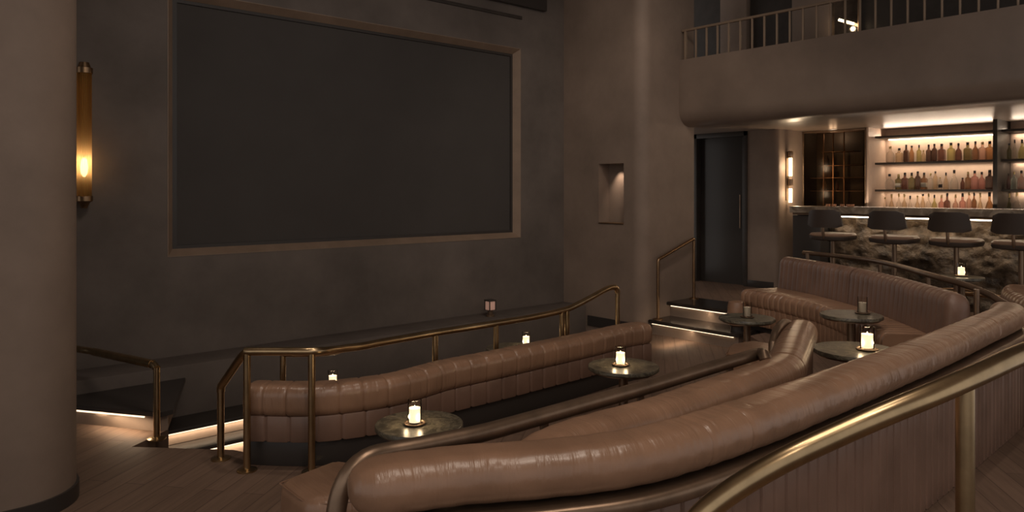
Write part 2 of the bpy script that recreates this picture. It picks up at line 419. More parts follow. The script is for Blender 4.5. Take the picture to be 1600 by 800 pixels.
# screen wall with its opening, dado and sill
b = B()
OX0, OX1, OZ0, OZ1 = 2.02, 6.30, 0.81, 3.235
box(b, -3.0, OX0, YS, YS + 0.35, ZP - 0.2, CEIL); box(b, OX1, XN + 1.0, YS, YS + 0.35, ZP - 0.2, CEIL)
box(b, OX0, OX1, YS, YS + 0.35, ZP - 0.2, OZ0); box(b, OX0, OX1, YS, YS + 0.35, OZ1, CEIL)
struct('wall_screen', b, M['dark_plaster'], smooth=False)
b = B(); box(b, -3.0, 7.09, YS - 0.42, YS - 0.003, -0.66, -0.10, 0.012); struct('trim_1', b, M['dark_plaster'], label='dark plastered ledge running along the foot of the screen wall', cat='ledge')
# two low lit tiers below the ledge
for k, (y0, zt, zb) in enumerate(((6.28, -0.535, -0.66), (6.08, -0.66, ZP))):
    b = B(); box(b, 1.62, 7.0, y0 + 0.02, YS - 0.42 if k == 0 else 6.30, zb, zt - 0.03); struct('trim_%d' % (2 + k), b, M['plaster'], smooth=False)
    b = B(); box(b, 1.60, 7.0, y0 - 0.01, YS - 0.42 if k == 0 else 6.29, zt - 0.03, zt, 0.004); struct('trim_%d' % (4 + k), b, M['charcoal'])
# niche wall: concave corner, rounded outer corner, then the return to the door
b = B()
NY0, NY1, NZ0, NZ1, ND = 5.985, 6.405, 0.985, 1.755, 0.20
R = 0.16
def colwall(z0, z1, y_lo, y_hi, x_face):
    pts = [(x_face, y_hi)]
    if y_lo <= YR + 1e-6:
        pts.append((x_face, YR + R))
        for i in range(1, 9):
            a = math.radians(180 + 90 * i / 8); pts.append((x_face + R + R * math.cos(a), YR + R + R * math.sin(a)))
        pts += [(8.16, YR), (8.16, y_hi)]
    else: pts += [(x_face, y_lo), (8.16, y_lo), (8.16, y_hi)]
    prism(b, pts, z0, z1)
colwall(ZP - 0.2, NZ0, YR, YS, XN); colwall(NZ1, CEIL, YR, YS, XN)
colwall(NZ0, NZ1, YR, NY0, XN); colwall(NZ0, NZ1, NY1, YS, XN); colwall(NZ0, NZ1, NY0, NY1, XN + ND)
struct('wall_niche', b, M['plaster'])
b = B(); box(b, XN - 0.012, XN + ND, NY0, NY1, NZ0 - 0.001, NZ0 + 0.012, 0.003); struct('trim_6', b, M['bronze'])
lamp('niche_spot_light', 'SPOT', (XN + 0.07, 6.19, NZ1 - 0.015), 7.0, (1, 0.78, 0.60), (XN + 0.20, 6.19, NZ1 - 0.36), spot_size=1.25, spot_blend=0.9, shadow_soft_size=0.015)
b = B(); pts = [(XN - 0.015, YS - 0.45), (XN - 0.015, YR + R)]
for i in range(1, 9):
    a = math.radians(180 + 90 * i / 8); pts.append((XN + R + (R + 0.015) * math.cos(a), YR + R + (R + 0.015) * math.sin(a)))
pts += [(7.2 + 0.1, YR - 0.015), (7.2 + 0.1, YR + 0.1), (XN + 0.1, YR + 0.2), (XN + 0.1, YS - 0.45)]
prism(b, pts, ZL, ZL + 0.13); struct('baseboard_niche', b, M['black'])

# left pier near the camera
def rounded_plan(x0, x1, y0, y1, r, k=10):
    out = []
    for cx, cy, a0 in ((x1 - r, y1 - r, 0), (x0 + r, y1 - r, 90), (x0 + r, y0 + r, 180), (x1 - r, y0 + r, 270)):
        for i in range(k + 1):
            a = math.radians(a0 + 90 * i / k); out.append((cx + r * math.cos(a), cy + r * math.sin(a)))
    return out
struct('wall_left', prism(B(), rounded_plan(-2.6, 0.90, 4.62, 5.50, 0.30), ZL, CEIL), M['plaster'])
struct('baseboard_left', prism(B(), rounded_plan(-2.6, 0.915, 4.605, 5.515, 0.315), ZL, ZL + 0.09), M['black'])


# door wall, bar reveal, back bar recess, soffit
XB1, XB2 = 10.42, 11.0
YBAR = 5.345                   # reveal at the bar's left end
SOF = 2.29                     # underside of the balcony
YDIV = 2.865                   # post between the two bays of bottles
YC = 4.387                     # left cheek of the bottle bays
dy0, dy1 = 5.82, 6.745
b = B()
pier = [(XD, dy0)] + [(XD + 0.07 + 0.07 * math.cos(math.radians(a)), YBAR + 0.07 + 0.07 * math.sin(math.radians(a))) for a in (180, 202, 225, 248, 270)] + [(XB2 + 0.3, YBAR), (XB2 + 0.3, dy0)]
prism(b, pier, ZL, SOF + 0.05)
box(b, XD, XD + 0.3, dy0, dy1, SOF - 0.0, SOF + 0.05); box(b, XD, XD + 0.3, dy1, YS + 0.3, ZL, SOF + 0.05)
struct('wall_door', b, M['plaster'])
b = B(); box(b, XD - 0.015, XD, YBAR + 0.06, dy0, 0.0, 0.10, 0.003); struct('baseboard_door', b, M['black'])
b = B(); box(b, XD + 0.10, XD + 0.14, dy0, dy1, 0.0, SOF); dr = struct('door_1', b, M['door_glass'], smooth=False, label='tall dark glass door between the plaster pier and the stair wall', cat='door')
b = B(); box(b, XD - 0.02, XD + 0.16, dy0, dy0 + 0.055, 0.0, SOF, 0.004); box(b, XD - 0.02, XD + 0.16, dy1 - 0.055, dy1, 0.0, SOF, 0.004); box(b, XD - 0.02, XD + 0.16, dy0, dy1, SOF - 0.07, SOF, 0.004)
obj('door_frame', b, M['charcoal'], dr)
b = B(); box(b, XD + 0.05, XD + 0.10, dy0 + 0.055, dy0 + 0.12, 0.0, SOF - 0.07, 0.004); obj('door_stile', b, M['charcoal'], dr)
b = B(); tube(b, [Vector((XD + 0.06, dy0 + 0.16, 0.85)), Vector((XD + 0.06, dy0 + 0.16, 1.35))], 0.012); obj('door_handle', b, M['dark_bronze'], dr)

# back bar: side cheek, back panels
b = B(); box(b, XB1, XB2 + 0.3, YC, YC + 0.03, 0, SOF + 0.05); box(b, XB1 + 0.45, XB2 + 0.3, YC + 0.03, YBAR, 0, SOF + 0.05)
box(b, XB2, XB2 + 0.3, -1.5, YC, 0, SOF + 0.05); struct('wall_back_bar', b, M['back_bar'], smooth=False)
b = B(); box(b, XB1, XB2, YDIV - 0.025, YDIV + 0.025, 0.9, SOF + 0.05, 0.004); struct('trim_7', b, M['charcoal'])
b = B(); box(b, XB2 - 0.05, XB2, YDIV - 0.20, YDIV - 0.025, 0.9, SOF + 0.05, 0.004); struct('trim_8', b, M['back_bar'])

# balcony: rounded lip, soffit, upper floor and the dark rooms behind its railing
b = B()
XF = 7.83; prof = [(0.12, 3.09), (0.0, 3.09), (0.0, 2.46)]
for i in range(1, 9):
    a = math.radians(180 + 90 * i / 8); prof.append((0.22 + 0.22 * math.cos(a), 2.46 + 0.22 * math.sin(a)))
prof += [(0.55, 2.24), (0.60, SOF), (3.4, SOF), (3.4, 3.05), (0.12, 3.05)]
lo = [b.verts.new((XF + n, -2.5, z)) for n, z in prof]; hi = [b.verts.new((XF + n, YR + 0.0, z)) for n, z in prof]
for i in range(len(prof)):
    j = (i + 1) % len(prof); b.faces.new((lo[i], lo[j], hi[j], hi[i]))
b.faces.new(lo[::-1]); b.faces.new(hi)
struct('balcony', b, M['sheen_plaster'], label='plastered balcony with a rounded lower lip above the bar', cat='balcony')
b = B(); box(b, 8.16, 11.3, YR, YS + 0.3, SOF, 3.05); struct('ceiling_alcove', b, M['plaster'], smooth=False)
XU = 10.0
b = B(); box(b, XU, XU + 0.2, -3.0, YS + 0.3, 3.05, CEIL); struct('wall_upper', b, M['charcoal'], smooth=False)
b = B()
for k, (u0, u1, mm) in enumerate(((1125, 1166, 'plaster'), (1237, 1296, 'plaster'))):
    ya, yb = on_X(u0, XU - 0.12, 0).y, on_X(u1, XU - 0.12, 0).y
    b = B(); box(b, XU - 0.12, XU, yb, ya, 3.05, CEIL, 0.01); struct('trim_%d' % (9 + k), b, M[mm])
ceil_pts = [W(-9, -4), W(9.5, -4), W(11, 14), W(-4, 12), W(-9, 6)]
struct('ceiling', prism(B(), [(p.x, p.y) for p in ceil_pts], CEIL, CEIL + 0.2), M['plaster'], smooth=False)

# stair up to the bar floor: two stone treads over lit risers
b = B(); box(b, 7.26, 7.70, 4.47, YR - 0.001, ZL, ZF - 0.035); st1 = struct('stair_riser', b, M['plaster'], smooth=False, label='lower lit riser of the short stair up to the bar', cat='stair')
b = B(); box(b, 7.64, 8.0, 4.47, YR - 0.001, ZF, -0.035); struct('stair_riser_upper', b, M['plaster'], smooth=False, label='upper lit riser of the short stair up to the bar', cat='stair')
def tread(name, x0, x1, z, rr, label):
    bb = B(); pts = [(x1, YR - 0.001), (x0, YR - 0.001)]
    for i in range(7):
        a = math.radians(180 + 90 * i / 6); pts.append((x0 + rr + rr * math.cos(a), 4.44 + rr + rr * math.sin(a)))
    pts.append((x1, 4.44)); prism(bb, pts, z - 0.04, z, 0.006)
    return struct(name, bb, M['tread'], label=label, cat='stair')
tread('stair_tread', 7.20, 7.66, ZF, 0.10, 'lower dark stone tread of the short stair with a rounded corner')
tread('stair_tread_upper', 7.57, 8.16, 0.004, 0.04, 'upper dark stone tread level with the bar floor')
for z, x in ((ZF - 0.055, 7.235), (-0.055, 7.615)):
    b = B(); box(b, x, x + 0.012, 4.52, YR - 0.03, z, z + 0.012); struct('stair_light', b, M['led_step'], smooth=False, label='warm light strip tucked under the nosing of the %s stair tread' % ('upper' if z > -0.1 else 'lower'), cat='light strip')
# left corner step with its own light, beside the pier
ca, cb_ = W(-3.6, 5.62), W(-2.56, 5.40)
b = B(); pts = [W(-4.2, 5.62), W(-3.30, 5.55), W(-2.58, 5.36), W(-2.54, 5.40), W(-2.9, 6.4), W(-4.2, 6.4)]
prism(b, [(p.x, p.y) for p in pts], ZL, ZL + 0.115); struct('stair_corner', b, M['plaster'], smooth=False, label='low lit step in the corner behind the left pier', cat='stair')
b = B(); pts = [W(-4.2, 5.585), W(-3.30, 5.515), W(-2.56, 5.325), W(-2.50, 5.40), W(-2.85, 6.4), W(-4.2, 6.4)]
prism(b, [(p.x, p.y) for p in pts], ZL + 0.115, ZL + 0.15, 0.004); struct('stair_corner_tread', b, M['black'], label='dark tread over the low lit step behind the left pier', cat='stair')
b = B(); tube(b, [W(-4.1, 5.605, ZL + 0.103), W(-3.30, 5.530, ZL + 0.103), W(-2.70, 5.372, ZL + 0.103)], 0.006, 6); struct('stair_light_corner', b, M['led_step'], label='warm light strip under the tread of the corner step', cat='light strip')
for z, y in ((-0.565 - 0.012, 6.285), (-0.69 - 0.012, 6.085)):
    b = B(); box(b, 1.66, 6.9, y, y + 0.008, z, z + 0.010); struct('trim_light', b, M['led_step'], smooth=False, label='warm light strip under the %s tier at the foot of the screen wall' % ('upper' if z > -0.6 else 'lower'), cat='light strip')

STEP = (1.0, 0.75, 0.50)
lamp('step_light', 'AREA', (7.225, 5.08, ZF - 0.048), 1.5, STEP, (7.27, 5.08, ZL), shape='RECTANGLE', size=1.1, size_y=0.015).rotation_euler.z = 0
lamp('step_light', 'AREA', (7.605, 5.08, -0.048), 1.5, STEP, (7.65, 5.08, ZF), shape='RECTANGLE', size=1.1, size_y=0.015).rotation_euler.z = 0
for x_ in (2.1, 3.1, 4.1, 5.1):
    lamp('tier_light', 'AREA', (x_, 6.272, -0.572), 1.2, STEP, (x_, 6.31, -0.70), shape='RECTANGLE', size=0.95, size_y=0.015)
    lamp('tier_light', 'AREA', (x_, 6.072, -0.698), 1.6, STEP, (x_, 6.11, -0.95), shape='RECTANGLE', size=0.95, size_y=0.015)
pc0 = W(-2.95, 5.42, ZL + 0.105); lamp('corner_step_light', 'AREA', pc0, 1.6, STEP, pc0 + W(-0.01, -0.02, -0.2), shape='RECTANGLE', size=0.7, size_y=0.02)
# ------------------------------------------------------------------ projection screen
scr = thing('projection_screen', 'large black projection screen set into the dark wall', 'screen', ((OX0 + OX1) / 2, YS, OZ0))
b = B(); box(b, OX0 + 0.10, OX1 - 0.09, YS + 0.10, YS + 0.12, OZ0 + 0.09, OZ1 - 0.09); obj('screen_panel', b, M['screen'], scr, smooth=False)
b = B()
box(b, OX0 + 0.055, OX0 + 0.10, YS + 0.082, YS + 0.12, OZ0 + 0.055, OZ1 - 0.055); box(b, OX1 - 0.09, OX1 - 0.055, YS + 0.082, YS + 0.12, OZ0 + 0.055, OZ1 - 0.055)
box(b, OX0 + 0.10, OX1 - 0.09, YS + 0.082, YS + 0.12, OZ0 + 0.055, OZ0 + 0.09); box(b, OX0 + 0.10, OX1 - 0.09, YS + 0.082, YS + 0.12, OZ1 - 0.09, OZ1 - 0.055)
obj('inner_frame', b, M['black'], scr, smooth=False)
def splay(bm, q):                                  # plastered splayed reveal round the opening
    vv = [bm.verts.new(p) for p in q]; bm.faces.new(vv)
b = B(); e = 0.06; dpt = 0.08
for (xa, za, xb_, zb) in ((OX0, OZ0, OX1, OZ0), (OX1, OZ0, OX1, OZ1), (OX1, OZ1, OX0, OZ1), (OX0, OZ1, OX0, OZ0)):
    cx, cz = (OX0 + OX1) / 2, (OZ0 + OZ1) / 2
    def inn(x, z, t): return x - math.copysign(t, x - cx), z - math.copysign(t, z - cz)
    def outw(x, z, t): return x + math.copysign(t, x - cx), z + math.copysign(t, z - cz)
    i0, i1 = inn(xa, za, e), inn(xb_, zb, e); o0, o1 = outw(xa, za, 0.006), outw(xb_, zb, 0.006)
    qa = [Vector((o0[0], YS - 0.001, o0[1])), Vector((o0[0], YS - 0.006, o0[1])), Vector((xa, YS - 0.006, za)), Vector((i0[0], YS + dpt, i0[1]))]
    qb = [Vector((o1[0], YS - 0.001, o1[1])), Vector((o1[0], YS - 0.006, o1[1])), Vector((xb_, YS - 0.006, zb)), Vector((i1[0], YS + dpt, i1[1]))]
    va = [b.verts.new(p) for p in qa]; vb = [b.verts.new(p) for p in qb]
    for i in range(3): b.faces.new((va[i], va[i + 1], vb[i + 1], vb[i]))
bmesh.ops.remove_doubles(b, verts=b.verts[:], dist=0.0005)
obj('screen_surround', b, M['brown_surround'], scr, label='splayed brown surround of the screen', smooth=False)
b = B(); box(b, 1.98, 6.32, YS - 0.02, YS, 3.62, 3.66, 0.004); struct('trim_11', b, M['charcoal'])
b = B(); box(b, 2.2, 6.72, YS - 0.07, YS, 3.78, 4.0, 0.01); struct('trim_12', b, M['black'])

# ------------------------------------------------------------------ seating
def base_at(p, z): return (p.x, p.y, z)
ROLL = rrect(-0.105, 0.105, 0.468, 0.622, 0.072, 6)
# front sofa: long roll between the near tip and the apex at the right
p5 = cpath([(-0.485, 2.17, -0.030), (-0.20, 2.27, -0.028), (0.10, 2.32, -0.022), (0.42, 2.41, -0.014), (0.82, 2.67, -0.004), (1.37, 3.13), (2.17, 3.84), (2.77, 4.40), (3.20, 4.80), (3.42, 5.03), (3.50, 5.22)], 0.007)
t = thing('curved_sofa', 'long curved tan leather sofa in the foreground with a thick rolled back', 'sofa', base_at(p5[len(p5) // 2], ZF))
obj('back_roll', sweep(B(), p5, ROLL, cap0=0.14, cap1=0.12, seams=[1.17, 1.38, 3.0, 4.2], fold=0.0014), M['leather'], t)
q = p5[24:-10]
obj('back_panel', sweep(B(), q, rrect(0.02, 0.085, ZF, 0.41, 0.006, 2, 0.12), groove=(0.080, 0.006, 0.012)), M['pleat'], t)
obj('cap_rail', sweep(B(), q, rrect(0.0, 0.125, 0.412, 0.462, 0.018, 3)), M['dark_bronze'], t, label='dark bronze cap under the roll')
obj('inner_back', sweep(B(), q, rrect(-0.085, 0.02, ZF, 0.45, 0.01, 2)), M['leather'], t)
q5 = p5[int(len(p5) * 0.52):-50]
obj('seat', sweep(B(), q5, rrect(-0.50, -0.085, 0.10, 0.27, 0.05, 4), groove=(0.085, 0.008, 0.008), cap0=0.05), M['leather'], t)
obj('plinth', sweep(B(), q5, rrect(-0.42, -0.085, ZF, 0.10, 0.01, 2)), M['black'], t)
b = B(); tube(b, smooth_path([q[0] + Vector((0, 0, 0.466)), q[6] + Vector((0, 0, 0.466)), q[12] + Vector((0, 0, 0.466))], 0.02), 0.004, 6); obj('piping', b, M['leather'], t)

# back to back middle sofa, lower roll that bends away at its end
p4 = cpath([(-0.02, 2.44), (0.07, 2.50), (0.18, 2.61), (0.36, 2.77), (0.59, 2.95), (0.86, 3.21), (1.20, 3.53), (1.37, 3.72), (1.50, 3.97), (1.70, 4.40), (1.92, 4.84)], 0.012)
t = thing('curved_sofa', 'middle tan leather sofa whose rolled back bends away beside the round tables', 'sofa', base_at(p4[len(p4) // 2], ZF))
obj('back_roll', sweep(B(), p4, rrect(-0.10, 0.10, 0.38, 0.562, 0.078, 6), cap0=0.36, cap1=0.10, seams=[0.86, 1.3, 1.98], fold=0.0014), M['leather'], t)
q = p4[30:-4]
obj('back_panel', sweep(B(), q, rrect(-0.07, 0.07, ZF, 0.40, 0.01, 2, 0.15), groove=(0.10, 0.008, 0.008)), M['pleat'], t)

# sofa below the bar rail: seat, pleated back
p6 = cpath([(3.27, 8.78), (3.36, 8.45), (3.46, 7.96), (3.52, 7.02), (3.46, 6.10), (3.38, 5.52)], 0.0105)
t = thing('curved_sofa', 'curved tan leather sofa with a pleated upright back below the bar rail', 'sofa', base_at(p6[len(p6) // 2], ZF))
def back6():
    pr = [(-0.11, 0.0), (0.12, 0.0), (0.11, 0.27)]
    for i in range(9):
        a = math.radians(-10 + 190 * i / 8); pr.append((-0.005 + 0.093 * math.cos(a), 0.53 + 0.092 * math.sin(a)))
    pr.append((-0.11, 0.3)); return pr
h6 = int(len(p6) * 0.42)
obj('back_cushion', sweep(B(), p6[:h6], back6(), groove=(0.090, 0.010, 0.007), cap0=0.05), M['pleat'], t, label='straight pleated half of the back')
obj('back_cushion', sweep(B(), p6[h6 + 1:], back6(), groove=(0.090, 0.012, 0.005), cap1=0.10, fold=0.001), M['pleat'], t, label='curved half of the back')
wide = lambda s: 1.16 - 0.36 * min(1, s * 2.2)
obj('seat', sweep(B(), p6[8:-20], rrect(0.10, 0.60, 0.06, 0.27, 0.075, 5), groove=(0.105, 0.011, 0.010), nscale=wide, cap0=0.06), M['leather'], t)
obj('skirt', sweep(B(), p6[9:-20], rrect(0.10, 0.585, ZF + 0.06, 0.09, 0.01, 2, 0.1), groove=(0.105, 0.010, 0.008), nscale=wide), M['leather'], t)
obj('plinth', sweep(B(), p6[14:-22], rrect(0.10, 0.54, ZF, ZF + 0.06, 0.01, 2), nscale=wide), M['black'], t)

# low sofa facing the screen, seen from behind
p1 = [p for p in offset(cpath(s1_far, 0.0083), 0.11)]
t = thing('curved_sofa', 'low tan leather sofa seen from behind, facing the screen', 'sofa', base_at(p1[len(p1) // 2], ZL))
obj('back_roll', sweep(B(), p1, rrect(-0.11, 0.11, -0.04, 0.162, 0.07, 6), groove=(0.150, 0.007, 0.008), cap0=0.07, cap1=0.10, fold=0.0008), M['leather'], t)
obj('back_panel', sweep(B(), p1[2:-4], rrect(-0.08, 0.085, -0.20, -0.03, 0.012, 2, 0.1), groove=(0.150, 0.008, 0.010)), M['pleat'], t)
obj('plinth', sweep(B(), p1[2:-4], rrect(-0.08, 0.05, ZL, -0.20, 0.006, 2)), M['black'], t)
obj('seat', sweep(B(), p1[4:-6], rrect(-0.62, -0.12, -0.60, -0.46, 0.05, 4), groove=(0.165, 0.007, 0.008)), M['leather'], t)
obj('seat_base', sweep(B(), p1[4:-6], rrect(-0.56, -0.14, ZP, -0.60, 0.01, 2)), M['black'], t)
b = B(); e1_ = p1[-5]; tube(b, [Vector((e1_.x, e1_.y, ZL)), Vector((e1_.x, e1_.y, -0.03))], 0.022); obj('lit_base_end', b, M['bronze'], t)  # bronze tube stands in for the lit leather end of the base

# seat blocks that show at either end of the curved rail
def seat_block(label, pts, zt, zb, cat='bench', nm='leather_bench'):
    c = sum((Vector(p) for p in pts), Vector()) / len(pts)
    tt = thing(nm, label, cat, (c.x, c.y, zb))
    bb = B(); prism(bb, [(p.x, p.y) for p in pts], zb + 0.05, zt)
    ed = [e for e in bb.edges if e.verts[0].co.z > zt - 1e-4 and e.verts[1].co.z > zt - 1e-4 or abs(e.verts[0].co.z - e.verts[1].co.z) > 0.1]
    bmesh.ops.bevel(bb, geom=ed, offset=0.06, segments=5, affect='EDGES', profile=0.5)
    uvl = bb.loops.layers.uv.verify()
    for f in bb.faces:
        for lp in f.loops: lp[uvl].uv = (lp.vert.co.x, lp.vert.co.y + lp.vert.co.z)
    obj('seat_cushion', bb, M['leather'], tt)
    bb = B(); n = len(pts); ins = [c + (Vector(p) - c) * 0.88 for p in pts]
    prism(bb, [(p.x, p.y) for p in ins], zb, zb + 0.06); obj('plinth', bb, M['black'], tt)
    bb = B(); loop = [c + (Vector(p) - c) * 0.955 for p in pts]
    path = fillet([Vector((p.x, p.y, zt - 0.022)) for p in loop] + [Vector((loop[0].x, loop[0].y, zt - 0.022))], 0.10)
    tube(bb, path, 0.0035, 6); obj('piping', bb, M['leather'], tt)
    return tt
seat_block('tan leather bench end poking out left of the front sofa and the curved rail', [W(-1.03, 3.20), W(-0.83, 2.96), W(-0.46, 3.06), W(-0.42, 3.32), W(-0.84, 3.46)], 0.145, ZL)
seat_block('tan leather bench end beyond the right end of the middle rail', [W(1.60, 5.50), W(1.80, 5.15), W(2.02, 5.35), W(2.12, 5.75), W(1.95, 5.95), W(1.72, 5.80)], 0.20, ZL)
pc_ = W(2.555, 8.31, ZF)
pf = thing('leather_pouf', 'small round tan leather pouf squeezed between the stair and the seat of the back sofa', 'pouf', pc_)
b = B(); lathe(b, [(0.07, 0.05), (0.095, 0.07), (0.105, 0.14), (0.105, 0.27), (0.09, 0.325), (0.05, 0.340), (0.01, 0.342)], pc_, 28); obj('cushion', b, M['leather'], pf)
b = B(); lathe(b, [(0.07, 0), (0.07, 0.06)], pc_, 24); obj('base', b, M['black'], pf)
# bench on the bar floor at the far right
pb = cpath([(4.55, 6.80), (4.30, 6.43), (4.10, 5.95), (3.98, 5.5), (3.92, 5.0)], 0.012)
t = thing('leather_bench', 'pleated tan leather bench on the bar floor at the right edge', 'bench', base_at(pb[len(pb) // 2], 0))
obj('seat', sweep(B(), pb, rrect(-0.62, 0.0, 0.24, 0.55, 0.09, 5), groove=(0.09, 0.010, 0.010), cap0=0.06, cap1=0.06), M['leather'], t)
obj('plinth', sweep(B(), pb[4:-4], rrect(-0.56, -0.06, 0.0, 0.24, 0.01, 2)), M['black'], t)

# ------------------------------------------------------------------ rails
def post(bm, p, z0, r=0.023): tube(bm, [Vector((p.x, p.y, z0)), Vector((p.x, p.y, p.z))], r)
def flange(p, z0):
    bm = B(); lathe(bm, [(0.062, 0.0), (0.062, 0.008), (0.045, 0.014), (0.026, 0.018)], (p.x, p.y, z0), 28); return bm
def rail(label, path, r, posts, m, pr=0.023, fl=True, cat='handrail'):
    tt = thing('handrail', label, cat, (posts[0][0].x, posts[0][0].y, posts[0][1]))
    obj('top_rail', tube(B(), path, r, 20), m, tt)
    for p, z0 in posts:
        bb = B(); post(bb, p, z0, pr); po = obj('post', bb, m, tt)
        if fl: obj('flange', flange(p, z0), m, po)
    return tt
# foreground handrail
A = [at_d(1740, 512, 2.45), at_d(1660, 532, 2.28), at_d(1600, 552, 2.12), at_d(1521, 588, 1.98)]
Bp = [at_d(1450, 619, 1.91), at_d(1375, 650, 1.88), at_d(1300, 683, 1.87), at_d(1240, 711, 1.86), at_d(1190, 738, 1.86), at_d(1145, 766, 1.86), at_d(1108, 794, 1.86), at_d(1080, 824, 1.86), at_d(1055, 868, 1.86)]
path = smooth_path(A + Bp, 0.03); endp = path[-1]
path = path + [endp + Vector((0, 0, -0.05)), endp + Vector((0, 0, -0.12))]
pk = at_d(1508, 596, 1.975)
rail('thick aged brass handrail in the foreground, curving down at its near end', path, 0.030, [(pk, ZF), (path[-1], ZF), (at_d(1660, 532, 2.28), ZF)], M['brass'], 0.0235)
# curved rail between the middle sofa and the lower lounge
zc = 0.555
pts = [at_d(524, 808, 2.26), at_d(530, 775, 2.27), at_d(540, 750, 2.28), at_d(556, 728, 2.30), at(579, 713, zc), at(607, 706, zc), at(650, 698, zc), at(700, 688, zc), at(760, 675, zc), at(850, 650, zc), at(925, 629, zc), at(1000, 608, zc), at(1100, 578, zc), at(1160, 560, zc), at(1186, 553, zc), at_d(1194, 556, 3.70), at_d(1197, 566, 3.70)]
path = smooth_path(pts, 0.025); e0, e1_ = path[0].copy(), path[-1].copy()
path = [Vector((e0.x - 0.01, e0.y, ZL))] + path + [e1_ + Vector((0, 0, -0.08))]
rail('dark bronze curved rail running in front of the middle sofa', path, 0.031, [(at(1000, 608, zc), ZL), (at(850, 650, zc), ZL), (at(1140, 566, zc), ZL)], M['dark_bronze'], 0.018)
# bracket curling down beside the end of the middle sofa
c0 = at_d(1231, 503, 4.62)
t = thing('rail_bracket', 'dark bronze curl of rail beside the bent end of the middle sofa', 'rail', (c0.x, c0.y, ZF))
obj('curl', tube(B(), smooth_path([at_d(1233, 506, 4.75), at_d(1224, 505, 4.7), at_d(1214, 516, 4.55), at_d(1209, 532, 4.45), at_d(1207, 556, 4.40), Vector((at_d(1206, 556, 4.38).x, at_d(1206, 556, 4.38).y, ZF))], 0.03), 0.026), M['dark_bronze'], t)
obj('collar', tube(B(), smooth_path([at_d(1226, 506, 4.72), at_d(1236, 511, 4.80), at_d(1238, 530, 4.85)], 0.02), 0.018), M['brass'], t)
# rail along the low sofa
ra = [at_d(385, 549, 4.61), at_d(440, 549, 4.60), at_d(487, 549, 4.58), at_d(512, 548, 4.66), at_d(540, 544, 4.86), at_d(570, 540, 5.03), at_d(600, 534, 5.20), at_d(640, 527, 5.40), at_d(680, 520, 5.58), at_d(725, 513, 5.78), at_d(775, 505, 5.98), at_d(830, 496, 6.28), at_d(880, 485, 6.58), at_d(902, 476, 6.70), at_d(925, 464, 6.82), at_d(945, 453, 6.95), at_d(956, 449, 7.03), at_d(963, 450, 7.07), at_d(965, 457, 7.08)]
path = smooth_path(ra, 0.03)
low = fillet([at_d(345, 612, 4.81), at_d(345, 604, 4.81), at_d(378, 556, 4.64), at_d(386, 549, 4.61)], 0.05)
rail_a = rail('bright brass handrail running along the low sofa by the screen', low[:-1] + path, 0.0265,
     [(at_d(345, 612, 4.81), ZL), (at_d(386, 552, 4.61), ZL), (at_d(487, 549, 4.58), ZL), (at_d(680, 521, 5.58), ZP), (at_d(775, 506, 5.98), ZP), (at_d(878, 487, 6.56), ZP), (at_d(886, 485, 6.60), ZP), (at_d(965, 457, 7.08), ZL)], M['brass'], 0.0225)
sp = smooth_path([at_d(540, 545, 4.86), at_d(515, 551, 4.93), at_d(480, 553, 5.02), at_d(442, 553, 5.08)], 0.03)
obj('branch_rail', tube(B(), sp, 0.020), M['brass'], rail_a)
bb = B(); post(bb, at_d(442, 553, 5.08), ZP, 0.020); obj('post', bb, M['brass'], rail_a)
# short rail in the left corner
zr = 0.16
cr = [at_d(60, 536, 6.0), at_d(132, 547, 5.68), at_d(145, 549, 5.65), at_d(240, 569, 5.23), at_d(245, 576, 5.20)]
rr_ = rail('short brass handrail on the dark corner stair beside the left pier', fillet(cr, 0.04), 0.026, [(at_d(245, 574, 5.20), ZL), (at_d(60, 536, 6.0), ZL)], M['brass'], 0.023)
b = B(); tube(b, [at_d(147, 549.6, 5.64), at_d(238, 568.7, 5.24)], 0.030); obj('sleeve', b, M['brass'], rr_, label='polished brass sleeve')
# stair handrail on the return wall
h0, h1 = Vector((7.30, YR - 0.075, 0)), Vector((8.05, YR - 0.075, 0))
hz0 = H - (405 - 299) * 9.08 / F_PX; hz1 = H - (372 - 299) * 9.6 / F_PX
pth = fillet([Vector((h0.x, h0.y, hz0 - 0.10)), Vector((h0.x, h0.y, hz0)), Vector((h1.x, h1.y, hz1)), Vector((h1.x, h1.y, hz1 - 0.1))], 0.03)
rail('slim bronze handrail at the short stair against the plaster wall', pth, 0.020, [(Vector((h0.x, h0.y, hz0 - 0.09)), ZF), (Vector((h1.x, h1.y, hz1 - 0.09)), 0.004)], M['bronze'], 0.018)
# rail behind the back sofa
zk = 0.66
rk = [at(1255, 395, zk), at(1300, 399, zk), at(1375, 409, zk), at(1450, 429, zk), at_d(1510, 446, 5.98), at_d(1545, 460, 5.74), at_d(1562, 470, 5.60), at_d(1585, 483, 5.45), at_d(1620, 506, 5.25), at_d(1680, 560, 5.0)]
rail('curved brass rail between the back sofa and the bar', smooth_path(rk, 0.03), 0.026, [(at(1262, 396, zk), 0.0), (at(1375, 409, zk), 0.0), (at(1450, 429, zk), 0.0), (at(1526, 452, zk), 0.0)], M['dark_bronze'], 0.02)

# balcony railing: top rail with slim balusters
XRl = XF + 0.06
t = thing('balcony_railing', 'slim bronze railing along the top of the balcony', 'railing', (XRl, 2.0, 3.09))
zt = 3.475
b = B(); box(b, XRl - 0.018, XRl + 0.018, -2.4, YR - 0.01, zt - 0.018, zt + 0.012, 0.005); obj('top_rail', b, M['railing'], t)
y = YR - 0.06; k = 0
while y > 0.2:
    b = B(); rr_w = 0.013 if k else 0.018
    box(b, XRl - rr_w, XRl + rr_w, y - rr_w * 0.7, y + rr_w * 0.7, 3.09, zt - 0.015, 0.002); obj('baluster', b, M['railing'], t); y -= 0.158; k += 1
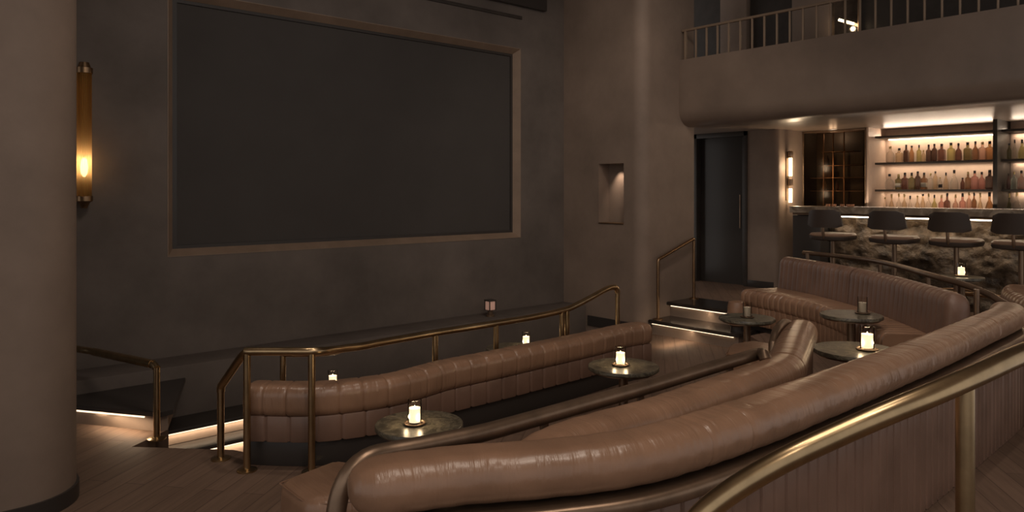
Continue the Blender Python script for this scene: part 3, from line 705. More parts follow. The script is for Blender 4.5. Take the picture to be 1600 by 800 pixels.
# mirror on the upper wall
ya, yb = on_X(1340, XU - 0.05, 0).y, on_X(1298, XU - 0.05, 0).y
t = thing('wall_mirror', 'framed antique mirror on the upper wall behind the balcony railing', 'mirror', (XU - 0.05, (ya + yb) / 2, 3.2))
b = B(); box(b, XU - 0.04, XU - 0.001, ya, yb, 3.15, 4.6); obj('mirror_glass', b, M['mirror'], t, smooth=False)
b = B()
for q0, q1, z0, z1 in ((ya - 0.03, ya, 3.12, 4.63), (yb, yb + 0.03, 3.12, 4.63), (ya, yb, 3.12, 3.15), (ya, yb, 4.6, 4.63)): box(b, XU - 0.055, XU - 0.001, q0, q1, z0, z1, 0.004)
obj('frame', b, M['dark_bronze'], t)
t = thing('picture_light', 'small glowing lamp bar at the mirror behind the balcony railing', 'lamp', (XU - 0.11, (ya + yb) / 2, 3.45))
b = B(); c1 = Vector((XU - 0.12, ya + 0.02, 3.64)); c2 = Vector((XU - 0.12, ya + 0.22, 3.73)); tube(b, [c1, c2], 0.018); obj('shade', b, M['sconce'], t)
b = B(); tube(b, [c1.lerp(c2, 0.5), Vector((XU - 0.04, c1.lerp(c2, 0.5).y, 3.685))], 0.008); obj('arm', b, M['dark_bronze'], t)
lamp('picture_lamp', 'POINT', (XU - 0.16, c1.lerp(c2, 0.5).y, 3.62), 0.8, (1, 0.76, 0.5), shadow_soft_size=0.03)

# ------------------------------------------------------------------ tables and candles
def table(label, c, r, zt, zf, group='round marble tables'):
    tt = thing('round_table', label, 'table', (c.x, c.y, zf), group)
    bb = B(); lathe(bb, [(r * 0.97, zt - zf - 0.030), (r, zt - zf - 0.024), (r, zt - zf - 0.006), (r * 0.985, zt - zf)], (c.x, c.y, zf), 64); top = obj('tabletop', bb, M['marble'], tt)
    bb = B(); lathe(bb, [(r * 0.90, zt - zf - 0.042), (r * 0.90, zt - zf - 0.030)], (c.x, c.y, zf), 48); obj('top_plate', bb, M['dark_bronze'], tt)
    bb = B(); lathe(bb, [(0.045, 0.02), (0.034, 0.05), (0.034, zt - zf - 0.06), (0.07, zt - zf - 0.042)], (c.x, c.y, zf), 28); obj('pedestal', bb, M['dark_bronze'], tt)
    bb = B(); lathe(bb, [(0.16, 0.0), (0.16, 0.012), (0.12, 0.02), (0.05, 0.03)], (c.x, c.y, zf), 36); obj('base', bb, M['dark_bronze'], tt)
    return tt
def candle(label, c, z, s=1.0, lit=True, power=0.9, tray=True, group='candles in glass holders'):
    tt = thing('candle_holder', label, 'candle', (c.x, c.y, z), group)
    o3 = (c.x, c.y, z)
    if tray:
        bb = B(); lathe(bb, [(0.050 * s, 0.0), (0.060 * s, 0.004), (0.062 * s, 0.012), (0.055 * s, 0.012), (0.050 * s, 0.007)], o3, 32); obj('dish', bb, M['dark_bronze'], tt)
    z0 = 0.010 * s
    bb = B(); lathe(bb, [(0.037 * s, z0), (0.0385 * s, z0 + 0.004), (0.0385 * s, 0.140 * s), (0.0365 * s, 0.140 * s), (0.0365 * s, z0 + 0.006)], o3, 32); obj('glass', bb, M['glass'], tt)
    bb = B(); lathe(bb, [(0.034 * s, z0 + 0.007), (0.034 * s, 0.094 * s), (0.030 * s, 0.090 * s), (0.01 * s, 0.088 * s)], o3, 28); wx = obj('wax', bb, M['wax'] if lit else M['wax_dim'], tt)
    bb = B(); tube(bb, [Vector((c.x, c.y, z + 0.087 * s)), Vector((c.x, c.y, z + 0.099 * s))], 0.0016 * s, 6); obj('wick', bb, M['black'], wx)
    if lit:
        bb = B(); lathe(bb, [(0.001, 0.095 * s), (0.0035 * s, 0.098 * s), (0.0028 * s, 0.103 * s), (0.0004, 0.109 * s)], o3, 12); obj('flame', bb, M['flame'], wx)
        lamp('candle_light', 'POINT', (c.x, c.y, z + 0.155 * s), power * 0.55, (1.0, 0.70, 0.40), shadow_soft_size=0.02)
        for a in range(3):
            ang = a * 2.094 + 0.6
            lamp('candle_light', 'POINT', (c.x + 0.048 * s * math.cos(ang), c.y + 0.048 * s * math.sin(ang), z + 0.045 * s), power * 0.16, (1.0, 0.72, 0.42), shadow_soft_size=0.012)
    return tt
T = [  # u, v of the centre, distance, radius, floor
    (655, 661, 4.17, 0.25, ZL, 'round dark marble table nearest the front, beside the bronze rail end'),
    (974, 571, 5.35, 0.258, ZL, 'round dark marble table at the right end of the low sofa'),
    (1167, 496, 7.20, 0.268, ZL, 'round dark marble table beside the lit stair'),
    (1330, 491, 6.12, 0.245, ZF, 'round dark marble table against the seat of the back sofa'),
    (1339, 546, 4.80, 0.272, ZF, 'round dark marble table behind the roll of the foreground sofa')]
TZ = []
for u, v, d, r, zf, lab in T:
    c = at_d(u, v, d); TZ.append(c); table(lab, c, r, c.z, zf)
def on_table(i, u, v):
    z = TZ[i].z; p = at(u, v, z); return p, z
for i, u, v, s, lit, pw, lab in (
    (0, 648, 663, 1.0, True, 1.0, 'lit candle in a glass on the front table by the bronze rail'),
    (1, 969.5, 571, 1.0, True, 1.0, 'lit candle in a glass on the table at the end of the low sofa'),
    (2, 1167.5, 496, 1.08, False, 0, 'pale unlit candle in a glass on the table beside the stair'),
    (3, 1347.5, 490, 1.0, False, 0, 'unlit candle in a dull glass on the table by the back sofa'),
    (4, 1355, 547, 1.12, True, 1.0, 'lit candle in a glass on the table behind the foreground sofa')):
    p, z = on_table(i, u, v); candle(lab, p, z, s, lit, pw)
# tables beyond the low sofa
for (u, v, d, lab, lab2) in ((800, 543, 7.0, 'round table half hidden beyond the middle of the low sofa', 'lit candle showing over the middle of the low sofa'), (512, 605, 6.0, 'round table hidden beyond the left end of the low sofa', 'lit candle showing over the left end of the low sofa')):
    c = at_d(u, v, d); table(lab, c, 0.25, c.z, ZP)
    pc = at(822 if u == 800 else 520, v + (-2 if u == 800 else 0), c.z); candle(lab2, pc, c.z, 1.0, True, 0.8)
# lantern on the ledge
c = at_d(766, 488, 8.78); c.z = -0.10
t = thing('lantern', 'small dark lantern with a dim reddish pane on the ledge under the screen', 'lantern', (c.x, c.y, c.z))
b = B(); lathe(b, [(0.05, 0), (0.05, 0.02), (0.03, 0.03), (0.03, 0.07), (0.05, 0.08)], c, 20); obj('base', b, M['dark_bronze'], t)
b = B(); box(b, c.x - 0.042, c.x + 0.042, c.y - 0.042, c.y + 0.042, c.z + 0.08, c.z + 0.18, 0.004); obj('pane', b, M['pink'], t)
b = B()
for sx in (-1, 1):
    for sy in (-1, 1): box(b, c.x + sx * 0.046 - 0.005, c.x + sx * 0.046 + 0.005, c.y + sy * 0.046 - 0.005, c.y + sy * 0.046 + 0.005, c.z + 0.075, c.z + 0.19)
box(b, c.x - 0.052, c.x + 0.052, c.y - 0.052, c.y + 0.052, c.z + 0.185, c.z + 0.20); obj('frame', b, M['black'], t, smooth=False)

# ------------------------------------------------------------------ wall lights
def sconce_tall():
    p = on_Y(131.5, YS - 0.13, 0); z0, z1 = 1.36, 2.38
    tt = thing('wall_sconce', 'tall ribbed glass wall light glowing low down behind the left pier', 'wall light', (p.x, YS, z0))
    bb = B(); box(bb, p.x - 0.05, p.x + 0.05, YS - 0.035, YS - 0.001, z0 - 0.05, z1 + 0.05, 0.006); obj('back_plate', bb, M['dark_bronze'], tt)
    bb = B(); seg = 48; rings = []
    for z in (z0, z1):
        ring = []
        for i in range(seg):
            r = 0.052 + (0.004 if i % 2 else -0.003); a = 2 * math.pi * i / seg
            ring.append(bb.verts.new((p.x + r * math.cos(a), p.y + r * math.sin(a), z)))
        rings.append(ring)
    for i in range(seg): bb.faces.new((rings[0][i], rings[0][(i + 1) % seg], rings[1][(i + 1) % seg], rings[1][i]))
    obj('ribbed_glass', bb, M['amber_glass'], tt, smooth=False)
    bb = B(); lathe(bb, [(0.064, z1 - z0), (0.064, z1 - z0 + 0.045), (0.05, z1 - z0 + 0.05), (0.036, z1 - z0 + 0.09)], (p.x, p.y, z0), 28); obj('top_cap', bb, M['bronze'], tt)
    bb = B(); lathe(bb, [(0.022, -0.10), (0.045, -0.05), (0.064, -0.04), (0.064, 0.0)], (p.x, p.y, z0), 28); obj('bottom_cap', bb, M['bronze'], tt)
    bb = B(); lathe(bb, [(0.008, 0.16), (0.025, 0.19), (0.030, 0.24), (0.022, 0.30), (0.01, 0.32)], (p.x, p.y, z0), 20); obj('bulb', bb, M['sconce'], tt)
    bb = B(); tube(bb, [Vector((p.x, p.y, z0)), Vector((p.x, p.y, z0 + 0.16))], 0.012); obj('socket', bb, M['bronze'], tt)
    lamp('sconce_light', 'POINT', (p.x, p.y, z0 + 0.30), 1.5, (1.0, 0.70, 0.40), shadow_soft_size=0.03)
sconce_tall()
xs = 9.95; ys = YBAR - 0.06
def sconce_bar():
    z0, z1 = 1.22, 1.97
    tt = thing('wall_sconce', 'slim dark bronze wall light with two glowing tubes beside the bar', 'wall light', (xs, YBAR, z0))
    bb = B(); box(bb, xs - 0.03, xs + 0.03, YBAR - 0.02, YBAR - 0.001, z0 + 0.05, z1, 0.004); obj('back_plate', bb, M['dark_bronze'], tt)
    for k, (a, c_) in enumerate(((1.62, 1.88), (1.24, 1.44))):
        bb = B(); tube(bb, [Vector((xs, ys, a)), Vector((xs, ys, c_))], 0.026); obj('light_tube', bb, M['sconce'], tt)
    for a in (1.93, 1.53):
        bb = B(); lathe(bb, [(0.030, -0.05), (0.036, -0.04), (0.036, 0.04), (0.030, 0.05)], (xs, ys, a), 24); obj('collar', bb, M['dark_bronze'], tt)
    lamp('sconce_light', 'POINT', (xs, ys - 0.05, 1.75), 6.0, (1.0, 0.74, 0.48), shadow_soft_size=0.05)
    lamp('sconce_light', 'POINT', (xs, ys - 0.05, 1.36), 4.0, (1.0, 0.74, 0.48), shadow_soft_size=0.05)
sconce_bar()

# ------------------------------------------------------------------ the bar
XC = 9.30; YL = 4.958
b = B(); box(b, XC, XC + 0.52, -1.5, YL, 1.115, 1.20, 0.006); ct = obj('bar_counter', b, M['counter'], loc=(XC, 3.0, 0)); tag(ct, 'long polished stone bar counter over the rock front', 'counter')
b = B(); box(b, XC + 0.035, XC + 0.48, -1.5, YL - 0.03, 1.085, 1.115, 0.003); obj('under_plate', b, M['dark_bronze'], ct)
# rough rock front
bm = B(); ny, nz = 260, 46; y0r, y1r = -1.2, YL - 0.42; grid = []
from mathutils import noise
for i in range(ny + 1):
    row = []
    for j in range(nz + 1):
        y = y0r + (y1r - y0r) * i / ny; z = 1.05 * j / nz
        p = Vector((y * 1.0, z * 1.6, 3.3))
        h = noise.fractal(p * 1.7, 0.9, 2.1, 5) * 0.075 + abs(noise.noise(p * 4.2)) * 0.05 + noise.noise(p * 11) * 0.014
        h += (0.5 - abs(noise.noise(p * 2.6 + Vector((5, 1, 0))))) * 0.05
        row.append(bm.verts.new((XC + 0.33 - h, y, z)))
    grid.append(row)
for i in range(ny):
    for j in range(nz): bm.faces.new((grid[i][j], grid[i + 1][j], grid[i + 1][j + 1], grid[i][j + 1]))
bk = [bm.verts.new((XC + 0.46, y0r, 0)), bm.verts.new((XC + 0.46, y1r, 0)), bm.verts.new((XC + 0.46, y1r, 1.05)), bm.verts.new((XC + 0.46, y0r, 1.05))]
bm.faces.new(bk); bm.faces.new([g[0] for g in grid] + [bk[1], bk[0]]); bm.faces.new([g[-1] for g in grid][::-1] + [bk[3], bk[2]])
bm.faces.new(grid[0][::-1] + [bk[0], bk[3]]); bm.faces.new(grid[-1] + [bk[2], bk[1]])
bf = obj('rock_bar', bm, M['rock'], loc=(XC + 0.3, 3.0, 0)); tag(bf, 'rough brown rock face of the bar under the counter', 'bar')
b = B(); box(b, XC + 0.06, XC + 0.46, YL - 0.40, YL - 0.02, 0.0, 1.08, 0.004); o = obj('end_panel', b, M['black'], bf, label='black panelled end')
b = B(); box(b, XC + 0.145, XC + 0.16, -1.2, YL - 0.44, 1.066, 1.080); ls = obj('light_strip', b, M['led_bar'], ct, smooth=False, label='warm light strip under the counter edge')
b = B(); tube(b, [Vector((XC + 0.02, -1.0, 0.24)), Vector((XC + 0.02, YL - 0.3, 0.24))], 0.024); fr = obj('foot_rail', b, M['bronze'], bf)
for yy in (4.3, 3.2, 2.1):
    b = B(); tube(b, [Vector((XC + 0.02, yy, 0.24)), Vector((XC + 0.30, yy, 0.24))], 0.012); obj('bracket', b, M['bronze'], fr)

def stool(label, y, x=8.86, rz=0.0):
    tt = thing('bar_stool', label, 'stool', (x, y, 0), 'bar stools along the counter')
    tt.rotation_euler = (0, 0, rz); c = Vector((x, y, 0))
    bb = B(); lathe(bb, [(0.21, 0.0), (0.21, 0.012), (0.06, 0.025), (0.03, 0.04)], c, 36); obj('base', bb, M['dark_bronze'], tt)
    bb = B(); tube(bb, [c + Vector((0, 0, 0.02)), c + Vector((0, 0, 0.80))], 0.026); obj('pedestal', bb, M['dark_bronze'], tt)
    bb = B(); ring = [c + Vector((0.17 * math.cos(a * math.pi / 12), 0.17 * math.sin(a * math.pi / 12), 0.32)) for a in range(25)]
    tube(bb, ring, 0.010, 8); tube(bb, [c + Vector((-0.17, 0, 0.32)), c + Vector((0.17, 0, 0.32))], 0.008, 8); obj('footrest', bb, M['bronze'], tt)
    bb = B(); lathe(bb, [(0.15, 0.80), (0.235, 0.815), (0.245, 0.84), (0.245, 0.856)], c, 40, 3.2); obj('seat_shell', bb, M['stool_fabric'], tt)
    bb = B(); lathe(bb, [(0.238, 0.856), (0.245, 0.870), (0.225, 0.890), (0.10, 0.898), (0.02, 0.899)], c, 40, 3.2); obj('seat_cushion', bb, M['stool_seat'], tt)
    bb = B(); tube(bb, smooth_path([c + Vector((-0.10, 0, 0.81)), c + Vector((-0.22, 0, 0.83)), c + Vector((-0.262, 0, 0.93)), c + Vector((-0.268, 0, 1.10))], 0.02), 0.016); obj('back_support', bb, M['dark_bronze'], tt)
    bb = B(); cols = []
    for i in range(15):
        s_ = (i - 7) / 7.0; col_ = []
        for j in range(9):
            k = j / 8.0; hw = 0.218 - 0.035 * k
            z = 0.965 + 0.215 * k; yy = s_ * hw
            if j in (0, 8): yy *= 0.95
            if j == 8: z -= 0.022 * max(0, abs(s_) - 0.75) * 4
            if j == 0: z += 0.022 * max(0, abs(s_) - 0.75) * 4
            col_.append((-0.285 - 0.02 * k + 0.07 * s_ * s_, yy, z))
        cols.append(col_)
    f_ = [[bb.verts.new(c + Vector(p)) for p in cl] for cl in cols]; g_ = [[bb.verts.new(c + Vector(p) + Vector((0.028, 0, 0))) for p in cl] for cl in cols]
    for i in range(14):
        for j in range(8):
            bb.faces.new((f_[i][j], f_[i + 1][j], f_[i + 1][j + 1], f_[i][j + 1])); bb.faces.new((g_[i][j], g_[i][j + 1], g_[i + 1][j + 1], g_[i + 1][j]))
    for i in range(14):
        bb.faces.new((f_[i][0], g_[i][0], g_[i + 1][0], f_[i + 1][0])); bb.faces.new((f_[i][8], f_[i + 1][8], g_[i + 1][8], g_[i][8]))
    for j in range(8):
        bb.faces.new((f_[0][j], f_[0][j + 1], g_[0][j + 1], g_[0][j])); bb.faces.new((f_[14][j], g_[14][j], g_[14][j + 1], f_[14][j + 1]))
    obj('backrest', bb, M['stool_fabric'], tt)
    return tt
XST = 8.86
for u, lab in ((1284, 'dark bar stool at the left end of the bar, before the black end panel'), (1381, 'second dark bar stool from the left end of the bar'), (1479, 'third dark bar stool from the left, behind the small candle'), (1582, 'dark bar stool at the right edge of the photo')):
    stool(lab, on_X(u, XST - 0.29, 0).y)
# low round table with a candle by the stools
c = at_d(1502, 432, 7.2)
t = table('small round table by the bar stools, holding a pale candle', c, 0.20, c.z, 0.0)
candle('small pale candle on the low table by the bar stools', at(1502, 432, c.z), c.z, 0.95, True, 0.25)

# back bar shelves, lights and bottles
bays = ((YC, YDIV + 0.025, 'left'), (YDIV - 0.025, 0.9, 'right'))
SH = (2.165, 1.795, 1.42)
for ya, yb, side in bays:
    for k, z in enumerate(SH):
        b = B(); box(b, 10.58, XB2 - 0.02, yb, ya - (0.02 if side == 'left' else 0), z - 0.022, z + 0.006, 0.002)
        sh = obj('bottle_shelf', b, M['charcoal'], loc=(XB2, (ya + yb) / 2, z)); tag(sh, '%s dark shelf in the %s bay of the back bar' % (('top', 'middle', 'lowest')[k], side), 'shelf', 'back bar shelves')
        if k == 0:
            b = B(); box(b, XB2 - 0.035, XB2 - 0.022, yb + 0.02, ya - 0.05, z - 0.034, z - 0.023); obj('light_strip', b, M['led_bar'], sh, smooth=False)
        lamp('shelf_light', 'AREA', (XB2 - 0.09, (ya + yb) / 2, z - 0.03), 3.0 if k == 0 else 2.3, (1.0, 0.78, 0.56), (XB2 - 0.07, (ya + yb) / 2, 0.5), shape='RECTANGLE', size=abs(ya - yb) * 0.95, size_y=0.02)
    b = B(); box(b, 10.55, XB2 - 0.01, yb + 0.005, ya - 0.005, 1.00, 1.06, 0.003); bc = obj('back_counter', b, M['counter'], loc=(10.6, (ya + yb) / 2, 1.0)); tag(bc, 'stone back counter under the %s bay of bottles' % side, 'counter')
    b = B(); box(b, 10.57, XB2 - 0.01, yb + 0.005, ya - 0.005, 0.0, 1.00); o = obj('cabinet_front', b, M['charcoal'], bc, smooth=False)

def bmat(tint, op):
    k = (tint, op)
    if k not in GL:
        m = bpy.data.materials.new('bottle_glass'); m.use_nodes = True; nt = m.node_tree; nt.nodes.clear()
        out = nt.nodes.new('ShaderNodeOutputMaterial'); tr = nt.nodes.new('ShaderNodeBsdfTransparent'); tr.inputs[0].default_value = (*tint, 1)
        df = nt.nodes.new('ShaderNodeBsdfPrincipled'); df.inputs['Base Color'].default_value = (*[c_ * 0.75 for c_ in tint], 1); df.inputs['Roughness'].default_value = 0.08
        lw = nt.nodes.new('ShaderNodeLayerWeight'); lw.inputs[0].default_value = 0.35
        mr = nt.nodes.new('ShaderNodeMapRange'); mr.inputs['To Min'].default_value = op; mr.inputs['To Max'].default_value = min(1, op + 0.45)
        nt.links.new(lw.outputs['Facing'], mr.inputs['Value'])
        mx = nt.nodes.new('ShaderNodeMixShader'); nt.links.new(mr.outputs[0], mx.inputs[0]); nt.links.new(tr.outputs[0], mx.inputs[1]); nt.links.new(df.outputs[0], mx.inputs[2]); nt.links.new(mx.outputs[0], out.inputs[0])
        GL[k] = m
    return GL[k]
TINT = {'clear': ((0.98, 0.95, 0.90), 0.10), 'pale': ((0.95, 0.84, 0.68), 0.14), 'amber': ((0.80, 0.56, 0.36), 0.2), 'dark': ((0.36, 0.25, 0.20), 0.4), 'green': ((0.82, 0.78, 0.46), 0.2), 'olive': ((0.52, 0.47, 0.28), 0.3), 'plum': ((0.50, 0.32, 0.27), 0.32), 'pink': ((0.92, 0.62, 0.58), 0.2), 'rose': ((0.90, 0.70, 0.62), 0.18), 'teal': ((0.86, 0.93, 0.87), 0.2), 'brown': ((0.62, 0.42, 0.28), 0.3)}
TINT = {k_: (tuple(c_ ** 0.75 for c_ in v_[0]), v_[1] * 0.65) for k_, v_ in TINT.items()}
SHAPE = {  # (r, z) outline for a bottle of height 1 and radius 1, and whether it is squared
    'tall': ([(0.9, 0.0), (1, 0.02), (1, 0.62), (0.85, 0.70), (0.36, 0.78), (0.32, 0.93)], None),
    'square': ([(0.93, 0.0), (1, 0.02), (1, 0.60), (0.9, 0.66), (0.36, 0.72), (0.34, 0.90)], 6),
    'round': ([(0.8, 0.0), (1, 0.06), (1.02, 0.40), (0.85, 0.58), (0.40, 0.68), (0.27, 0.74), (0.27, 0.90)], None),
    'decanter': ([(0.95, 0.0), (1, 0.03), (0.95, 0.36), (0.55, 0.60), (0.26, 0.70), (0.26, 0.88)], None),
    'slim': ([(0.85, 0.0), (0.9, 0.02), (0.9, 0.55), (0.5, 0.72), (0.36, 0.80), (0.34, 0.95)], None)}
ORD = 'first second third fourth fifth sixth seventh eighth ninth tenth eleventh twelfth thirteenth fourteenth fifteenth sixteenth seventeenth eighteenth'.split()
NAMES = {'clear': 'clear glass', 'pale': 'pale straw', 'amber': 'amber', 'dark': 'near-black', 'green': 'yellow-green', 'olive': 'dark olive', 'plum': 'dark plum', 'pink': 'pink', 'rose': 'dusty rose', 'teal': 'pale teal', 'brown': 'brown'}
def bottle(u, x, z, h, r, tint, shape, cap, label, band, group):
    p = on_X(u, x, z); prof, sq = SHAPE[shape]
    lz = Vector((p.x, p.y, z + 0.0008))
    bb = B(); lathe(bb, [(a * r, c_ * h) for a, c_ in prof], lz, 24, sq)
    o = obj('bottle', bb, bmat(*TINT[tint]), loc=lz); tag(o, label, 'bottle', group)
    pr, pz = prof[-1]
    bb = B(); lathe(bb, [(pr * r * 1.12, pz * h - 0.012), (pr * r * 1.18, pz * h), (pr * r * 1.18, h), (pr * r * 0.9, h * 1.01)], lz, 16); obj('stopper', bb, M[cap], o)
    if band:
        bb = B(); hz = [(a * r * 1.015) for a in (1, 1)]
        rr = r * (1.015 if sq is None else 1.01); seg = 24; rings = []
        for zz in (0.14 * h, 0.40 * h):
            ring = []
            for i in range(seg):
                a = 2 * math.pi * i / seg; k = 1.0
                if sq: k = 1.0 / ((abs(math.cos(a)) ** sq + abs(math.sin(a)) ** sq) ** (1.0 / sq))
                q = 1.0
                if shape == 'round': q = 1.03
                if shape == 'slim': q = 0.91
                ring.append(bb.verts.new((lz.x + rr * k * q * math.cos(a), lz.y + rr * k * q * math.sin(a), lz.z + zz)))
            rings.append(ring)
        a0 = 9
        for i in range(a0, a0 + 10): bb.faces.new((rings[0][i % seg], rings[0][(i + 1) % seg], rings[1][(i + 1) % seg], rings[1][i % seg]))
        obj('paper_label', bb, M[band], o)
D_, G_, C_L = 'dark_cap', 'gold_cap', 'cream'
row_top = [(1391, 'clear', 'round', 25, 15, G_), (1405, 'pale', 'square', 22, 11, D_), (1416, 'dark', 'square', 27, 10, D_), (1424.5, 'amber', 'slim', 25, 8, D_), (1436, 'green', 'square', 26, 12, D_), (1443, 'pale', 'slim', 18, 7, G_), (1451, 'dark', 'square', 26, 10, D_), (1460, 'dark', 'tall', 27, 9, D_), (1471.5, 'plum', 'square', 27, 12, D_), (1486, 'green', 'square', 28, 14, D_), (1497.5, 'plum', 'round', 27, 10, D_), (1512, 'olive', 'square', 28, 11, D_), (1524, 'brown', 'round', 29, 11, D_), (1535, 'rose', 'square', 28, 11, G_), (1546.5, 'amber', 'square', 29, 13, D_), (1577, 'olive', 'slim', 24, 7, D_), (1585.5, 'clear', 'decanter', 30, 14, D_), (1597, 'green', 'decanter', 30, 15, D_)]
row_mid = [(1390, 'clear', 'round', 24, 16, D_), (1404, 'olive', 'square', 24, 9, G_), (1414, 'plum', 'square', 26, 10, D_), (1424.5, 'olive', 'square', 26, 9, D_), (1434, 'dark', 'tall', 28, 9, D_), (1444, 'brown', 'square', 26, 9, D_), (1454, 'clear', 'square', 25, 10, G_), (1461.5, 'pale', 'tall', 28, 9, D_), (1469, 'clear', 'slim', 19, 8, G_), (1478, 'pale', 'decanter', 26, 10, D_), (1491, 'clear', 'decanter', 30, 21, D_), (1504, 'plum', 'slim', 18, 7, D_), (1512.5, 'brown', 'square', 27, 10, G_), (1523, 'pink', 'square', 29, 11, D_), (1534, 'pink', 'round', 27, 11, D_), (1546.5, 'dark', 'square', 30, 12, D_), (1576, 'plum', 'slim', 24, 6, D_), (1584.5, 'teal', 'square', 27, 10, G_), (1596, 'rose', 'round', 29, 13, D_)]
row_low = [(1383, 'clear', 'slim', 15, 6, G_), (1393, 'pale', 'decanter', 20, 10, G_), (1404.5, 'clear', 'round', 21, 9, G_), (1413, 'pale', 'round', 21, 9, G_), (1422, 'clear', 'decanter', 18, 9, D_), (1433.5, 'pale', 'round', 18, 9, G_), (1442, 'pale', 'slim', 21, 9, D_), (1451, 'clear', 'round', 22, 9, G_), (1460, 'green', 'round', 20, 10, D_), (1471, 'pink', 'square', 20, 8, G_), (1480, 'plum', 'square', 23, 10, D_), (1493, 'rose', 'round', 21, 9, G_), (1504, 'pink', 'square', 23, 9, D_), (1514, 'rose', 'tall', 25, 9, G_), (1522, 'brown', 'tall', 24, 8, D_), (1531.5, 'pale', 'decanter', 24, 11, G_), (1546, 'amber', 'decanter', 26, 14, D_), (1577, 'olive', 'decanter', 24, 9, G_), (1589, 'clear', 'round', 29, 13, G_)]
for ya, yb, side in bays:
    lamp('shelf_uplight', 'AREA', (XB2 - 0.16, (ya + yb) / 2, SH[0] + 0.02), 4.5, (1.0, 0.78, 0.58), (XB2 - 2.2, (ya + yb) / 2, SH[0] + 0.35), shape='RECTANGLE', size=abs(ya - yb) * 0.95, size_y=0.04)
lamp('soffit_fill_light', 'AREA', (10.33, 2.6, 1.22), 7.0, (1.0, 0.78, 0.58), (10.15, 2.6, 2.3), shape='RECTANGLE', size=4.4, size_y=0.10)  # added upward fill that brightens the soffit, not a fitted lamp
lamp('under_counter_light', 'AREA', (XC + 0.13, 1.8, 1.05), 4.0, (1.0, 0.78, 0.55), (XC + 0.26, 1.8, 0.3), shape='RECTANGLE', size=5.0, size_y=0.02)
for row, z, where in ((row_top, SH[1] + 0.006, 'top'), (row_mid, SH[2] + 0.006, 'middle'), (row_low, 1.06, 'bottom')):
    nl = nr = 0
    for k, (u, tint, shape, hp, wp, cap) in enumerate(row):
        right = u > 1565
        if right: nr += 1; o_ = ORD[nr - 1]
        else: nl += 1; o_ = ORD[nl - 1]
        lab = '%s bottle, %s from the left in the %s row of the %s bay' % (NAMES[tint], o_, where, 'right' if right else 'left')
        x = 10.68 + 0.05 * ((k * 7) % 3 - 1) * 0.6
        du = min([abs(u - r_[0]) for q_, r_ in enumerate(row) if q_ != k]); wp = min(wp, du * 0.92)
        pxm = x / (RX * (u - 800) / F_PX + FX) / F_PX
        hh = hp * pxm + (0.12 if where == 'bottom' else 0.0); hh = min(hh, 0.325)
        # neighbours on a shelf must not touch: cap the width by the spacing
        band = C_L if (k % 4 == 1 and tint in ('dark', 'amber', 'brown', 'plum', 'olive')) else ('dark_cap' if k % 5 == 3 and tint in ('clear', 'pale') else None)
        bottle(u, x, z, hh, min(wp, 14.0) * pxm * 0.5 * (0.93 if SHAPE[shape][1] else 0.96), tint, shape, cap, lab, band, 'bottles behind the bar')

# smoked cabinet left of the bottles; its grid stands in for mirror reflections
y0, y1 = YC + 0.03, YBAR - 0.001
lamp('cabinet_fill_light', 'POINT', (XB1 + 0.2, (y0 + y1) / 2 + 0.1, 2.2), 1.2, (1, 0.76, 0.54), shadow_soft_size=0.05)  # unseen lamp added inside to lighten the cabinet
t = thing('mirror_cabinet', 'dark smoked glass cabinet left of the bottles, its bronze grid standing in for mirror reflections', 'cabinet', (XB1, (y0 + y1) / 2, 0.0))
b = B(); box(b, XB1 + 0.40, XB1 + 0.43, y0, y1, 1.05, SOF - 0.02); box(b, XB1 + 0.02, XB1 + 0.40, y0, y0 + 0.02, 1.05, SOF - 0.02); box(b, XB1 + 0.02, XB1 + 0.40, y1 - 0.02, y1, 1.05, SOF - 0.02); box(b, XB1 + 0.0, XB1 + 0.43, y0, y1, 0.0, 1.05); obj('carcass', b, M['charcoal'], t, smooth=False)
b = B(); box(b, XB1 + 0.005, XB1 + 0.012, y0 + 0.02, y1 - 0.02, 1.06, SOF - 0.03); obj('glass_pane', b, M['smoked'], t, smooth=False)
b = B()
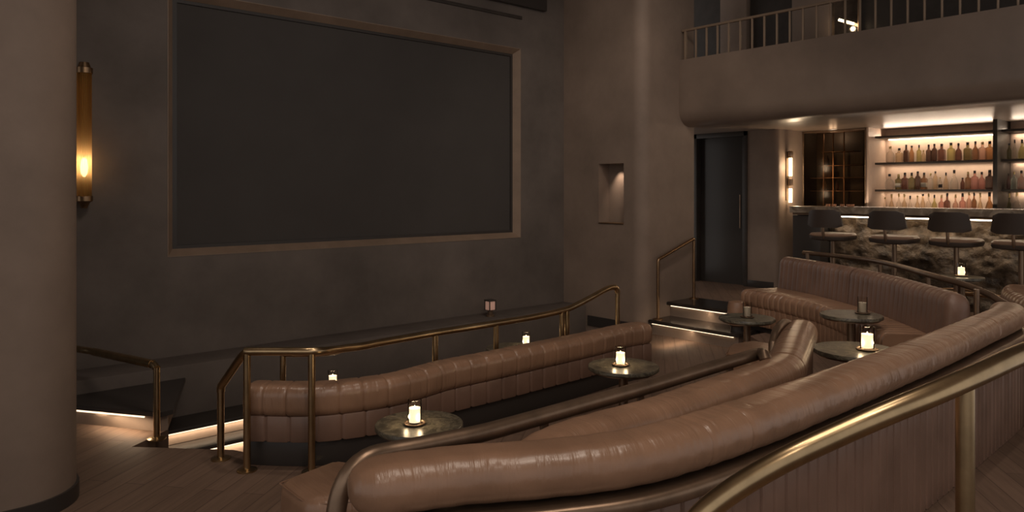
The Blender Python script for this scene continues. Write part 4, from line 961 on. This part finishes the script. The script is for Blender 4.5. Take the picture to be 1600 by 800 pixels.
for a, c_, z0, z1 in ((y0, y0 + 0.018, 1.05, SOF - 0.01), (y1 - 0.018, y1, 1.05, SOF - 0.01), (y0, y1, SOF - 0.03, SOF - 0.005), (y0, y1, 1.05, 1.065)): box(b, XB1 - 0.006, XB1 + 0.02, a, c_, z0, z1, 0.002)
obj('frame', b, M['dark_bronze'], t)
for u in (1287, 1302, 1319):
    y = on_X(u, XB1 + 0.15, 0).y
    b = B(); box(b, XB1 + 0.14, XB1 + 0.155, y - 0.007, y + 0.007, 1.06, SOF - 0.04); obj('upright', b, M['dark_bronze'], t, smooth=False)
for z, a, c_ in ((1.98, y1 - 0.25, y0 + 0.22), (1.78, y1 - 0.2, y0 + 0.1), (1.60, y1 - 0.08, y0 + 0.05), (1.41, y1 - 0.08, y0 + 0.04)):
    b = B(); box(b, XB1 + 0.08, XB1 + 0.36, min(a, c_), max(a, c_), z - 0.008, z, 0.001); obj('shelf', b, M['dark_bronze'], t)
for k, (u, z, nm) in enumerate(((1291, 1.60, 'middle'), (1297, 1.60, 'middle'), (1289, 1.41, 'lower'), (1308, 1.41, 'lower'), (1293, 1.78, 'upper'))):
    p = on_X(u, XB1 + 0.26, z); bb = B(); lathe(bb, [(0.022, 0.0), (0.026, 0.01), (0.026, 0.09), (0.010, 0.12), (0.010, 0.15)], p + Vector((0, 0, 0.001)), 18)
    o = obj('bottle', bb, bmat(*TINT[('amber', 'brown', 'pale', 'plum', 'dark')[k]]), loc=p); tag(o, 'small %s bottle, %s on the %s shelf of the smoked cabinet' % (('amber', 'brown', 'pale', 'plum', 'near-black')[k], ('left', 'right', 'left', 'right', 'alone')[k], nm), 'bottle', 'bottles in the smoked cabinet')
for k, u in enumerate((1294, 1303, 1316, 1326, 1331)):
    p = on_X(u, XC + 0.40, 1.2); bb = B(); lathe(bb, [(0.018, 0.0), (0.026, 0.004), (0.028, 0.03), (0.025, 0.03), (0.016, 0.006)], p, 20)
    o = obj('copper_cup', bb, M['copper'], loc=p); tag(o, 'small copper cup on the counter before the smoked cabinet, %s from the left' % ORD[k], 'cup', 'copper cups on the counter')
p = on_X(1300.5, XC + 0.36, 1.2)
